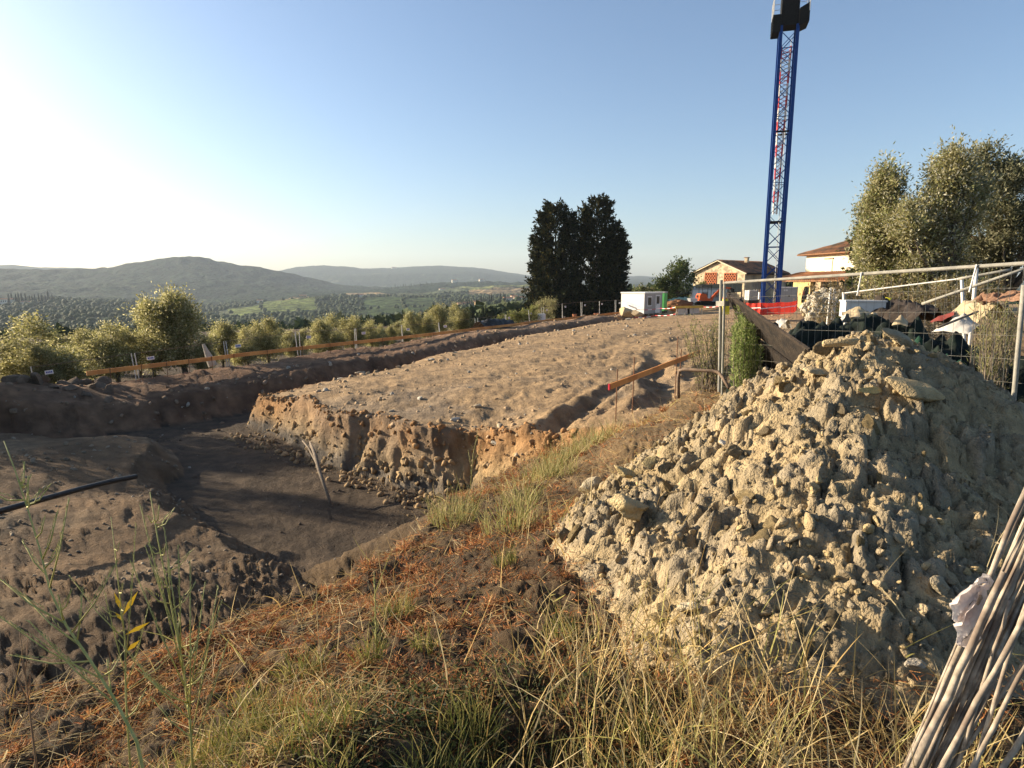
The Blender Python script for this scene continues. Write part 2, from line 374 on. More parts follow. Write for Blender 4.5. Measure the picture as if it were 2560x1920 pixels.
M_soil = material('soil', (0.72, 0.72, 0.72), (1.22, 1.2, 1.16), scale=2.2, rough=0.95, bump=1.0, bscale=5, brough=0.72, attr='col', c3=(0.82, 0.84, 0.88), s3=0.5, bdist=0.20, spec=0.15)
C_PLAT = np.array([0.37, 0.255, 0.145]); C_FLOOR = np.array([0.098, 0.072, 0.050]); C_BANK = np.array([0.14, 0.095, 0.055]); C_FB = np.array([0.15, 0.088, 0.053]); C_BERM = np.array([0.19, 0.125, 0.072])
C_FACE1 = np.array([0.36, 0.195, 0.085]); C_FACE2 = np.array([0.46, 0.325, 0.175]); C_SHALE = np.array([0.10, 0.09, 0.08])

def build_ground():
    # rows of the sheet are spread along each line of sight by the slope's length, so steep faces get as many as flats
    az = np.radians(np.concatenate([np.linspace(-100, -47, 40, endpoint=False), np.linspace(-47, 44, 600, endpoint=False), np.linspace(44, 100, 40)]))
    rd = np.concatenate([np.linspace(0.5, 3, 40, endpoint=False), np.geomspace(3, 12, 150, endpoint=False), np.linspace(12, 32, 420, endpoint=False), np.geomspace(32, 132, 150)])
    ac = az[::3]; Ac, Rc = np.meshgrid(ac, rd)
    hc = terrain(Rc * np.sin(Ac), Rc * np.cos(Ac))[0]
    Rm = (Rc[1:] + Rc[:-1]) / 2
    ds = np.sqrt((np.diff(Rc, axis=0) * (0.12 + 0.88 * np.minimum(1, 2.2 / Rm))) ** 2 + (np.diff(hc, axis=0)) ** 2) / Rm
    ds = ds + 0.15 * np.diff(Rc, axis=0) / Rm
    cum = np.concatenate([np.zeros((1, len(ac))), np.cumsum(ds, 0)]); cum /= cum[-1]
    NR = 610; q = np.linspace(0, 1, NR)
    Rq = np.stack([np.interp(q, cum[:, k], rd) for k in range(len(ac))], 1)
    kk = np.arange(len(ac)); ker = np.array([1, 2, 3, 2, 1]) / 9
    Rq = sum(w_ * Rq[:, np.clip(kk + j, 0, len(ac) - 1)] for w_, j in zip(ker, (-2, -1, 0, 1, 2)))
    Rr = np.stack([np.interp(az, ac, Rq[k]) for k in range(NR)])
    A = np.broadcast_to(az, Rr.shape)
    X = Rr * np.sin(A); Y = Rr * np.cos(A)
    h, which, dp, hp0, df, off = terrain(X, Y)
    Z = -h
    # displacement along the slope's normal: clods and stones
    P3 = np.stack([X, Y, Z], -1); du = np.gradient(P3, axis=1); dv = np.gradient(P3, axis=0)
    nn = np.cross(du, dv); nn /= np.linalg.norm(nn, axis=-1)[..., None] + 1e-12; nn *= np.sign(nn[..., 2:3] + 1e-9)
    nx, ny, nz = nn[..., 0], nn[..., 1], nn[..., 2]
    near = smooth(60, 15, Rr)
    steep = smooth(0.95, 0.6, nz)
    f1, f2, c = worley(X * 1.7, Y * 1.7, Z * 1.7, 81)
    g1, g2, gc = worley(X * 5, Y * 5, Z * 5, 82)
    k1, k2, kc = worley(X * 11, Y * 11, Z * 11, 84)
    bump = (0.12 * (0.55 - f1) * steep * (c > 0.55) + 0.05 * (0.5 - g1) * (0.15 + 0.85 * steep) * (0.3 + gc) + 0.03 * (0.5 - k1) * (0.4 + 0.6 * steep) * (0.3 + kc) + 0.10 * fbm(X * 2.5, Y * 2.5, Z * 2.5, oct=5, seed=83, gain=0.6) * (0.15 + steep)) * near
    j1, j2, jc = worley(X * 7 + 0.35 * fbm(X * 4, Y * 4, oct=2, seed=85), Y * 7 + 0.35 * fbm(X * 4, Y * 4, oct=2, seed=86), None, 87)
    # crisp broken clods: on slopes, along the ruts and the berm
    fa, ea, _ = facets(X * 4.5 + Z, Y * 4.5 - Z, 181); fb_, eb, _ = facets(X * 11 + 2 * Z, Y * 11 + Z, 184)
    clump = 0.25 + 0.75 * smooth(-0.1, 0.3, fbm(X * 1.1, Y * 1.1, oct=3, seed=187))
    bump = bump + (0.05 * fa * (0.25 + 0.75 * steep) + 0.022 * fb_ * smooth(15, 8, Rr)) * clump * smooth(34, 12, Rr) * np.where(which == 0, 0.35, 1.0) * np.where(which == 2, 0.4 + 1.6 * smooth(-0.3, 0.3, sd_poly(X, Y, BANK)), 1.0) * np.where(which == 4, 2.2, 1.0) * np.where(which == 1, 0.4 + 0.6 * steep, 1.0)
    fd, ed, _ = facets(X * 1.7 + Z, Y * 1.7 - Z, 191); bump = bump + 0.09 * fd * (which == 3) * smooth(70, 30, Rr) * (off < 1) * (0.3 + 0.7 * steep + 0.3 * clump)
    bump = bump * np.where(which == 0, 0.3 + 0.5 * smooth(0.1, 0.4, fbm(X * 0.5, Y * 0.5, oct=2, seed=188)), 1.0)
    cr = (1 - smooth(0, 0.07, j2 - j1)) * 0.016 * np.isin(which, (2, 4)) * smooth(14, 7, Rr) * smooth(-0.1, 0.25, fbm(X * 0.7, Y * 0.7, oct=2, seed=88))       # cracked clay
    bump = bump + 0.028 * fbm(X * 16, Y * 16, Z * 16, oct=2, seed=189) * smooth(13, 6, Rr) + 0.055 * fbm(X * 6, Y * 6, Z * 6, oct=3, seed=89, gain=0.6) * smooth(26, 10, Rr) * (0.5 + 0.5 * steep + 0.5 * smooth(14, 8, Rr)) + 0.05 * np.maximum(0, fbm(X * 3, Y * 3, oct=4, seed=90, gain=0.6)) * (which != 0) * near
    bump = bump - cr
    X2, Y2, Z2 = X + nx * bump, Y + ny * bump, Z + nz * bump
    # soils
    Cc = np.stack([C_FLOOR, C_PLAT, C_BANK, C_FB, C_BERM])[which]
    n1 = fbm(X * 0.35, Y * 0.35, oct=4, seed=91)[..., None]; n2 = fbm(X * 1.6, Y * 1.6, Z * 1.6, oct=4, seed=92)[..., None]
    hh = -Z2
    t = smooth(0.15, 1.3, hh - hp0 + 0.25 * n2[..., 0])[..., None]
    face = C_FACE1 * (1 - t) + C_FACE2 * t
    t2 = smooth(4.9, 5.3, hh + 0.3 * n2[..., 0])[..., None]; face = face * (1 - t2) + C_SHALE * t2
    onface = ((which == 1) * smooth(-0.35, 0.2, dp) * smooth(32, 26, Y))[..., None]
    Cc = Cc * (1 - onface) + face * onface
    gravel = ((which == 1) * smooth(0.0, 0.35, n1[..., 0] + 0.2 * n2[..., 0]) * smooth(26, 17, Y))[..., None] * 0.55
    Cc = Cc * (1 - gravel) + np.array([0.25, 0.205, 0.155]) * gravel
    rd = ((which == 3) * smooth(-0.3, 0.3, n1[..., 0]))[..., None] * 0.5
    Cc = Cc * (1 - rd) + np.array([0.36, 0.22, 0.13]) * rd
    topso = ((which == 3) * smooth(0.6, -0.4, df))[..., None] * 0.35 * smooth(35, 48, Y)[..., None]
    Cc = Cc * (1 - topso) + np.array([0.5, 0.36, 0.23]) * topso
    dbk = sd_poly(X, Y, BANK); dryb = ((which == 2) * smooth(5.5, 8.5, Y) * smooth(0.1, -0.4, dbk))[..., None] * 0.8
    Cc = Cc * (1 - dryb) + np.array([0.27, 0.185, 0.10]) * dryb
    grassy = ((which == 3) * smooth(2.0, 4.5, off))[..., None]
    Cc = Cc * (1 - grassy) + np.array([0.13, 0.13, 0.045]) * grassy
    lite = ((which == 4) * smooth(0.0, 0.5, n1[..., 0] + 0.3 * n2[..., 0]))[..., None] * 0.7
    Cc = Cc * (1 - lite) + np.array([0.26, 0.195, 0.125]) * lite
    Cc = Cc * (1 + 0.22 * n2) * (1 + 0.18 * (gc[..., None] - 0.5))
    nr, na = X.shape
    V = np.stack([X2, Y2, Z2], -1).reshape(-1, 3)
    i = np.arange(nr - 1)[:, None] * na + np.arange(na - 1)[None, :]
    F = np.stack([i, i + 1, i + na + 1, i + na], -1).reshape(-1, 4)
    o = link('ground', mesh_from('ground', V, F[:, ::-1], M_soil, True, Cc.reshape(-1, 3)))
    o['kind'] = 'structure'
    return o
build_ground()

# ---- valley and hills
M_land = material('land', (0.5, 0.5, 0.5), (1.35, 1.35, 1.3), scale=0.045, rough=0.95, bump=1.0, bscale=0.06, attr='col', bdist=14.0, spec=0.05, contrast=(0.42, 0.58), c3=(0.7, 0.75, 0.75), s3=0.006)
C_WOOD = np.array([0.022, 0.040, 0.018]); C_OLIVE = np.array([0.085, 0.095, 0.05]); C_VINE = np.array([0.05, 0.075, 0.025]); C_GRASS = np.array([0.13, 0.155, 0.045]); C_STRAW = np.array([0.30, 0.215, 0.115])
FIELDS = [  # u0, u1, r0, r1, slant, colour, row pitch (m)
    (226, 262, 1010, 1330, 0.0, C_GRASS, 14), (264, 318, 1080, 1480, 0.0, C_GRASS * 0.9, 14), (268, 330, 1500, 1690, 0.0, C_STRAW * 0.8, 0), (205, 232, 1080, 1280, 0, C_OLIVE, 0),
    (367, 404, 1010, 1390, 0, C_VINE, 12), (406, 436, 1010, 1300, 0, C_VINE * 0.9, 12), (355, 400, 800, 1000, 0, C_VINE * 0.9, 10), (402, 455, 760, 990, 0, C_VINE, 10),
    (344, 392, 1640, 1900, 0, C_STRAW * 0.9, 0), (394, 440, 1500, 1820, 0, C_OLIVE * 1.1, 9), (440, 470, 1680, 2050, 0, C_OLIVE * 1.2, 9),
    (470, 560, 1480, 1760, 0, C_STRAW * 0.75, 20), (462, 545, 1800, 2080, 0, C_GRASS * 0.8 + C_STRAW * 0.15, 20),
    (440, 545, 520, 740, 0, C_GRASS * 0.62, 6), (470, 545, 745, 800, 0, C_STRAW, 0), (340, 440, 440, 720, 0, C_OLIVE * 0.7, 8), (150, 330, 460, 640, 0, C_OLIVE * 0.8, 8), (120, 190, 700, 800, 0, C_OLIVE, 0)]
def land_colour(X, Y):
    R = np.hypot(X, Y); u = CX + F_PX * X / np.maximum(Y, 1)
    n = fbm(X / 120, Y / 120, oct=4, seed=101)
    thr = 0.22 + 0.35 * smooth(900, 1500, R)
    C = np.where((n + 0.25 * fbm(X / 30, Y / 30, oct=2, seed=102) > thr)[..., None], C_OLIVE, C_WOOD)
    wood = (n <= thr + 0.08).astype(float)
    uj = u + 4 * fbm(X / 90, Y / 90, oct=2, seed=103); rj = R * (1 + 0.03 * fbm(X / 150, Y / 150, oct=2, seed=104))
    C = C * np.where((wood > 0) & (R > 1000), 0.8, 1.0)[..., None]
    for (u0, u1, r0, r1, sl, c, pitch) in FIELDS:
        m = (uj > u0) & (uj < u1) & (rj > r0) & (rj < r1)
        cc = np.broadcast_to(c, C.shape)
        C = np.where(m[..., None], cc, C); wood = np.where(m, 0, wood)
    return C * (1 + 0.25 * n[..., None]), wood
def build_valley():
    az = np.radians(np.concatenate([np.linspace(-85, -44, 50, endpoint=False), np.linspace(-44, 24, 380, endpoint=False), np.linspace(24, 85, 60)]))
    rr = np.concatenate([np.geomspace(126, 600, 70, endpoint=False), np.geomspace(600, 3100, 130, endpoint=False), np.geomspace(3100, 6600, 40)])
    A, Rr = np.meshgrid(az, rr); X = Rr * np.sin(A); Y = Rr * np.cos(A)
    Z = -h_far(X, Y)
    Cc, _ = land_colour(X, Y)
    nr, na = X.shape
    i = np.arange(nr - 1)[:, None] * na + np.arange(na - 1)[None, :]
    F = np.stack([i, i + na, i + na + 1, i + 1], -1).reshape(-1, 4)
    o = link('valley_and_hills', mesh_from('valley', np.stack([X, Y, Z], -1).reshape(-1, 3), F, M_land, True, Cc.reshape(-1, 3)))
    o['kind'] = 'structure'
build_valley()
# ---------------------------------------------------------------- stones and clods
def ico(sub):
    t = (1 + 5 ** 0.5) / 2
    V = [(-1, t, 0), (1, t, 0), (-1, -t, 0), (1, -t, 0), (0, -1, t), (0, 1, t), (0, -1, -t), (0, 1, -t), (t, 0, -1), (t, 0, 1), (-t, 0, -1), (-t, 0, 1)]
    F = [(0, 11, 5), (0, 5, 1), (0, 1, 7), (0, 7, 10), (0, 10, 11), (1, 5, 9), (5, 11, 4), (11, 10, 2), (10, 7, 6), (7, 1, 8), (3, 9, 4), (3, 4, 2), (3, 2, 6), (3, 6, 8), (3, 8, 9), (4, 9, 5), (2, 4, 11), (6, 2, 10), (8, 6, 7), (9, 8, 1)]
    V = [np.array(v) / np.linalg.norm(v) for v in V]
    for _ in range(sub):
        cache = {}; G = []
        def mid(a, b):
            k = (min(a, b), max(a, b))
            if k not in cache:
                m = V[a] + V[b]; V.append(m / np.linalg.norm(m)); cache[k] = len(V) - 1
            return cache[k]
        for a, b, c in F:
            x, y, z = mid(a, b), mid(b, c), mid(c, a); G += [(a, x, z), (b, y, x), (c, z, y), (x, y, z)]
        F = G
    return np.array(V), np.array(F)
ICO = [ico(k) for k in range(5)]
def rock_shape(sub, seed, rough=0.35, cuts=6, flat=0.75):
    """an angular lump: a ball cut by random planes, then roughened"""
    V, F = ICO[sub]; V = V.copy(); r = np.random.default_rng(seed)
    for _ in range(cuts):
        n = r.normal(size=3); n /= np.linalg.norm(n); d = r.uniform(0.36, 0.72) if cuts > 6 else r.uniform(0.45, 0.8)
        p = V @ n; V = V - np.maximum(p - d, 0)[:, None] * n * 0.92
    f = 1 + rough * fbm(V[:, 0] * 1.6 + seed, V[:, 1] * 1.6, V[:, 2] * 1.6, oct=3, seed=seed)
    V = V * f[:, None] * np.array([1.0, r.uniform(0.7, 1.0), flat * r.uniform(0.7, 1.05)])
    return V, F
def scatter_mesh(name, protos, P, S, mat, cols, normals=None, seed=1, smooth_shade=False):
    """many lumps in one mesh"""
    r = np.random.default_rng(seed); Vs, Fs, Cs = [], [], []; n0 = 0
    which = r.integers(0, len(protos), len(P))
    for k, (PV, PF) in enumerate(protos):
        ids = np.nonzero(which == k)[0]
        if not len(ids): continue
        q = r.normal(size=(len(ids), 4)); q /= np.linalg.norm(q, axis=1)[:, None]
        w_, x, y, z = q.T
        Rm = np.stack([1 - 2 * (y * y + z * z), 2 * (x * y - z * w_), 2 * (x * z + y * w_), 2 * (x * y + z * w_), 1 - 2 * (x * x + z * z), 2 * (y * z - x * w_), 2 * (x * z - y * w_), 2 * (y * z + x * w_), 1 - 2 * (x * x + y * y)], 1).reshape(-1, 3, 3)
        VV = np.einsum('nij,vj->nvi', Rm, PV) * S[ids][:, None, None] + P[ids][:, None, :]
        nv = len(PV)
        Vs.append(VV.reshape(-1, 3)); Fs.append((PF[None] + (np.arange(len(ids)) * nv)[:, None, None]).reshape(-1, 3) + n0)
        Cs.append(np.repeat(cols[ids], nv, 0)); n0 += nv * len(ids)
    return mesh_from(name, np.concatenate(Vs), np.concatenate(Fs), mat, smooth_shade, np.concatenate(Cs))
M_clod = material('dry_clay', (0.78, 0.78, 0.78), (1.2, 1.2, 1.18), scale=9, rough=0.95, bump=1.0, bscale=55, attr='col', bdist=0.03, c3=(0.85, 0.87, 0.9), s3=2.5, spec=0.12)
C_CLAY = np.array([0.39, 0.295, 0.168]); C_GREY = np.array([0.31, 0.25, 0.168]); C_YEL = np.array([0.43, 0.32, 0.165])
def clay_cols(n, r):
    a = r.random((n, 1)); b = r.random((n, 1))
    return (C_CLAY * (1 - a) + C_GREY * a) * (b < 0.8) + C_YEL * (b >= 0.8)

def pile_surface(X, Y, fine=True):
    base = -terrain(X, Y)[0]; H = pile_h(X, Y)
    on = smooth(0.02, 0.25, H)
    sx, sy = X + 0.10 * fbm(X * 3, Y * 3, oct=2, seed=201), Y + 0.10 * fbm(X * 3, Y * 3, oct=2, seed=202)
    Z = base + H - 0.10 * (1 - on)
    if fine:
        h1, e1, c = facets(sx * 3.6, sy * 3.6, 211)
        h2, e2, c2 = facets(sx * 9.5, sy * 9.5, 221)
        h3, e3, c3 = facets(sx * 19, sy * 19, 231)
        big = 0.4 + 0.6 * smooth(-0.25, 0.25, fbm(X * 0.8, Y * 0.8, oct=2, seed=241))
        d = 0.058 * h1 * big - 0.075 * (1 - smooth(0, 0.14, e1)) * (c > 0.4)
        d = d + 0.034 * h2 * (0.35 + 0.65 * big) - 0.04 * (1 - smooth(0, 0.13, e2)) * (c2 > 0.3)
        d = d + 0.013 * h3 * (0.4 + c2) + 0.018 * fbm(X * 24, Y * 24, oct=3, seed=215)
        Z = Z + d * on
        return Z, c, c2, e2
    return Z
pile = thing('spoil_heap', 'tall heap of pale clods and broken clay in front of the leaning mesh fence', 'dirt heap', (PILE_C[0], PILE_C[1], gz(*PILE_C) - PILE_H))
def build_pile():
    r = np.random.default_rng(5)
    x = np.linspace(-0.9, 6.3, 470); y = np.linspace(1.2, 8.2, 450)
    X, Y = np.meshgrid(x, y)
    Z, c, c2, edge = pile_surface(X, Y)
    keep = pile_h(X, Y) > 0.0
    C = C_CLAY * 0.95 + (C_GREY - C_CLAY) * smooth(0.3, 0.9, 0.5 * c + 0.5 * c2)[..., None]
    C = C * (1 + 0.25 * fbm(X * 1.2, Y * 1.2, oct=3, seed=221)[..., None])
    nr, na = X.shape
    i = np.arange(nr - 1)[:, None] * na + np.arange(na - 1)[None, :]
    F = np.stack([i, i + 1, i + na + 1, i + na], -1).reshape(-1, 4)
    k = keep.ravel(); F = F[k[F].any(1)]
    used = np.unique(F); re = np.full(nr * na, -1); re[used] = np.arange(len(used))
    V = np.stack([X, Y, Z], -1).reshape(-1, 3)[used] - np.array(pile.location)
    link('mound', mesh_from('mound', V, re[F], M_clod, True, C.reshape(-1, 3)[used]), pile)
    # clods that can be told apart: 300 parts, then one mass of smaller ones
    protos = [rock_shape(3, 300 + s, 0.38, 11, 0.85) for s in range(10)]
    metas = []
    for s, (PV, PF) in enumerate(protos):
        cc = clay_cols(1, r)[0]; metas.append([])
        for q in range(3):
            col = clay_cols(1, r)[0] * r.uniform(0.85, 1.12)
            metas[-1].append(mesh_from('clod', PV, PF, M_clod, False, np.repeat(col[None], len(PV), 0)))
    L0 = np.array(pile.location)
    px = r.uniform(-0.8, 6.0, 2500); py = r.uniform(1.4, 8.3, 2500); H = pile_h(px, py)
    ok = (H > 0.0) & ((H > 0.03) | (r.random(2500) < 0.25)); px, py = px[ok][:290], py[ok][:290]
    pz = pile_surface(px, py)[0]
    for n in range(len(px)):
        s = 0.03 + 0.06 * r.random() ** 2.2 + (0.05 if r.random() < 0.05 else 0)
        o = bpy.data.objects.new('clod', metas[r.integers(10)][r.integers(3)]); COL.objects.link(o); o.parent = pile
        o.location = (px[n] - L0[0], py[n] - L0[1], pz[n] - L0[2] + s * 0.1); o.scale = (s * r.uniform(0.8, 1.4), s, s * r.uniform(0.7, 1.1)); o.rotation_euler = r.uniform(0, 6.28, 3)
    N = 6500
    px = r.uniform(-1.2, 6.6, N * 3); py = r.uniform(1.2, 8.6, N * 3)
    H = pile_h(px, py); ok = (H > 0.015) | ((r.random(N * 3) < 0.1) & (np.hypot(px - PILE_C[0], py - PILE_C[1]) < 4.3)); px, py = px[ok][:N], py[ok][:N]
    z = pile_surface(px, py)[0]
    pat = 0.45 + 0.9 * smooth(-0.2, 0.3, fbm(px * 1.3, py * 1.3, oct=3, seed=251))
    S = (0.007 + 0.036 * r.random(len(px)) ** 3.0) * pat
    P = np.stack([px, py, z + S * 0.2], 1) - L0
    small = [rock_shape(1, 340 + s, 0.3, 10, 0.85) for s in range(8)]
    bigger = S > np.sort(S)[-2600]; tiny = [rock_shape(0, 360 + s, 0.5, 7, 0.8) for s in range(8)]
    for k, pr in ((bigger, small), (~bigger, tiny)): link('clod_rubble', scatter_mesh('clod_rubble', pr, P[k], S[k], M_clod, clay_cols(int(k.sum()), r), seed=9), pile, kind='stuff')
build_pile()
# slabs and stones of their own look on the heap
def stone(name, label, cat, u, v, Y, size, mat_col, seed, rot=(0, 0, 0), sub=3, cuts=9, rough=0.18, group=None, sink=0.25, flat=0.8, drop=None):
    PV, PF = rock_shape(sub, seed, rough, cuts, flat)
    PV = PV * np.array(size)
    me = mesh_from(name, PV, PF, M_clod, True, np.repeat(np.array(mat_col)[None], len(PV), 0))
    p = at(u, v, Y)
    z = gz(p.x, p.y) if drop is None else drop
    o = link(name, me, None, (p.x, p.y, z + size[2] * sink)); o.rotation_euler = rot
    return tag(o, label, cat, group)
# ---------------------------------------------------------------- materials of made things
M_steel = material('galvanised_steel', (0.42, 0.43, 0.42), (0.55, 0.55, 0.53), scale=8, rough=0.5, metal=0.6, bump=0.1, bscale=60)
M_dull = material('dull_grey_tube', (0.21, 0.20, 0.17), (0.30, 0.285, 0.24), scale=14, rough=0.7, bump=0.15, bscale=80)
M_rust = material('rusty_steel', (0.16, 0.075, 0.04), (0.26, 0.13, 0.065), scale=20, rough=0.85, bump=0.3, bscale=120, bdist=0.004)
M_rust2 = material('brown_rusty_pipe', (0.12, 0.085, 0.06), (0.22, 0.15, 0.10), scale=16, rough=0.8, bump=0.3, bscale=90, bdist=0.004)
M_plank = material('orange_board', (0.60, 0.25, 0.07), (0.68, 0.32, 0.10), scale=6, rough=0.75, bump=0.15, bscale=40, c3=(0.50, 0.20, 0.06), s3=1.4)
M_redpaint = material('red_paint', (0.55, 0.03, 0.05), rough=0.6)
M_white = material('white_sheet_metal', (0.78, 0.77, 0.73), (0.72, 0.71, 0.67), scale=3, rough=0.5)
M_greypanel = material('grey_panel', (0.38, 0.365, 0.34), (0.34, 0.33, 0.31), scale=2, rough=0.55)  # also carries the shade on the white cabin's door side
M_plastic = material('white_plastic', (0.66, 0.64, 0.60), (0.56, 0.54, 0.50), scale=10, rough=0.55)
M_glass = material('dark_glass', (0.03, 0.035, 0.04), rough=0.15, spec=0.6)
M_dark = material('black_rubber', (0.010, 0.010, 0.010), (0.018, 0.018, 0.017), scale=12, rough=0.8, spec=0.15)
M_green = material('green_plastic', (0.10, 0.42, 0.11), (0.12, 0.47, 0.13), scale=2, rough=0.55)
M_blue = material('blue_paint', (0.010, 0.045, 0.19), (0.014, 0.055, 0.22), scale=3, rough=0.6, spec=0.15, bump=0.05, bscale=30)
M_red = material('red_lattice_paint', (0.55, 0.05, 0.05), (0.48, 0.05, 0.05), scale=3, rough=0.5)
M_orange = material('orange_machine_paint', (0.62, 0.11, 0.025), (0.55, 0.09, 0.02), scale=4, rough=0.5)
M_yellow = material('yellow_plastic', (0.78, 0.66, 0.02), (0.72, 0.60, 0.02), scale=4, rough=0.5)
M_yelbar = material('yellow_steel_beam', (0.55, 0.37, 0.07), (0.45, 0.29, 0.06), scale=4, rough=0.6)
M_rednet = material('red_safety_net', (0.66, 0.05, 0.03), (0.50, 0.035, 0.02), scale=9, rough=0.8, bump=0.6, bscale=12, trans=0.25)
M_net = material('shade_netting', (0.004, 0.007, 0.005), (0.009, 0.017, 0.012), scale=7, rough=0.9, bump=0.5, bscale=60, bdist=0.01)
M_greennet = material('green_netting', (0.012, 0.045, 0.026), (0.02, 0.07, 0.042), scale=9, rough=0.9, bump=0.5, bscale=60, bdist=0.01, trans=0.15)
M_cloth = material('beige_canvas', (0.32, 0.25, 0.15), (0.40, 0.32, 0.20), scale=5, rough=0.9, bump=0.3, bscale=40)
M_sack = material('white_woven_sack', (0.50, 0.47, 0.42), (0.40, 0.37, 0.32), scale=6, rough=0.8, bump=0.3, bscale=60)
M_oldwood = material('weathered_board', (0.022, 0.016, 0.012), (0.05, 0.037, 0.027), scale=7, rough=0.9, bump=0.5, bscale=30, c3=(0.045, 0.035, 0.03), s3=2.2)
M_cane = material('grey_dry_cane', (0.22, 0.18, 0.135), (0.42, 0.355, 0.275), scale=26, rough=0.8, bump=0.4, bscale=50, bdist=0.004, c3=(0.16, 0.12, 0.09), s3=9)
M_terra = material('terracotta', (0.44, 0.17, 0.08), (0.50, 0.21, 0.10), scale=6, rough=0.8)
M_concrete = material('concrete', (0.42, 0.40, 0.36), (0.50, 0.48, 0.43), scale=6, rough=0.9, bump=0.3, bscale=40)
M_blackpipe = material('black_pipe', (0.018, 0.017, 0.016), (0.03, 0.028, 0.026), scale=10, rough=0.55)
M_bluemark = material('blue_print', (0.04, 0.08, 0.32), rough=0.6)
M_tape = material('barrier_tape_white', (0.80, 0.78, 0.75), rough=0.6)
M_tapered = material('barrier_tape_red', (0.55, 0.05, 0.05), rough=0.6)
M_oldred = material('red_cloth', (0.20, 0.04, 0.03), (0.14, 0.03, 0.025), scale=10, rough=0.9, bump=0.3, bscale=40)
M_orangenet = material('faded_orange_netting', (0.22, 0.12, 0.07), (0.34, 0.20, 0.13), scale=30, rough=0.9, bump=0.4, bscale=60, trans=0.2)
M_bark = material('dry_branch', (0.12, 0.09, 0.065), (0.20, 0.16, 0.115), scale=16, rough=0.9, bump=0.5, bscale=60, bdist=0.005)

# ---------------------------------------------------------------- orange setting-out boards on iron stakes
PL = [(86.5, 373.5), (150, 366), (195, 360.8), (240, 355), (312, 347), (360, 342), (403, 337.5), (460, 331), (520, 324), (537, 321.8), (584, 316.8), (612, 313.6), (636, 310.8)]
def line_pt(u, p0, d):
    k = (u - CX) / F_PX * 1.004
    t = (k * p0[1] - p0[0]) / (d[0] - k * d[1]); return p0[0] + d[0] * t, p0[1] + d[1] * t
P0, PD = (-17.6, 25.0), (0.596, 0.803)
pts = []
for (u, v) in PL:
    x, y = line_pt(u, P0, PD); pts.append(at(u, v, y))
brd = thing('setting_out_board', 'long orange timber board on iron stakes along the far bank of the cut', 'board', (pts[0].x, pts[0].y, gz(pts[0].x, pts[0].y)))
o0 = brd.location.copy()
for i in range(len(pts) - 1):
    a, b = pts[i] - o0, pts[i + 1] - o0
    MB().bar(a, b + (b - a).normalized() * 0.03, 0.035, 0.19).build('plank', M_plank, brd)
for i in range(len(pts)):
    for f in ((0.35, 0.85) if i < 5 else (0.5,)):
        if i == len(pts) - 1: continue
        p = pts[i].lerp(pts[i + 1], f); off = Vector((PD[1], -PD[0], 0)) * 0.035
        zb = gz(p.x, p.y)
        MB().tube([(p.x - o0.x + off.x, p.y - o0.y + off.y, zb - 0.15 - o0.z), (p.x - o0.x + off.x, p.y - o0.y + off.y, p.z + 0.13 - o0.z)], 0.014, 5).build('stake', M_rust, brd)
# the short board beside the heap
A, B = at(609, 387, 12.6), at(700, 352.5, 16.2)
b2 = thing('setting_out_board', 'short orange board with a red painted tip on rusty stakes beside the heap', 'board', (A.x, A.y, gz(A.x, A.y)))
o0 = b2.location.copy(); d = (B - A)
m = A.lerp(B, 0.5)
MB().bar(A - o0, m - o0, 0.03, 0.125).build('plank', M_plank, b2)
MB().bar(m - o0 - d * 0.01 + Vector((0, 0.032, 0)), B - o0 + Vector((0, 0.032, 0)), 0.03, 0.125).build('plank', M_plank, b2)
MB().bar(A - o0 - d.normalized() * 0.012, A - o0 + d.normalized() * 0.03, 0.034, 0.129).build('red_tip', M_redpaint, b2)
for (u, vt, vb, f) in ((617, 369, 408, 0.09), (634, 356.5, 410.5, 0.27), (677.5, 336.5, 376, 0.72), (681, 349, 372, 0.77)):
    p = A.lerp(B, f); yy = p.y - 0.045
    t_, q = at(u, vt, yy), at(u, vb, yy)
    zb = min(q.z, gz(q.x, yy) - 0.1)
    MB().tube([(t_.x - o0.x, yy - o0.y, zb - o0.z), (t_.x + 0.01 - o0.x, yy - o0.y, t_.z - o0.z)], 0.012, 6).build('stake', M_rust, b2)

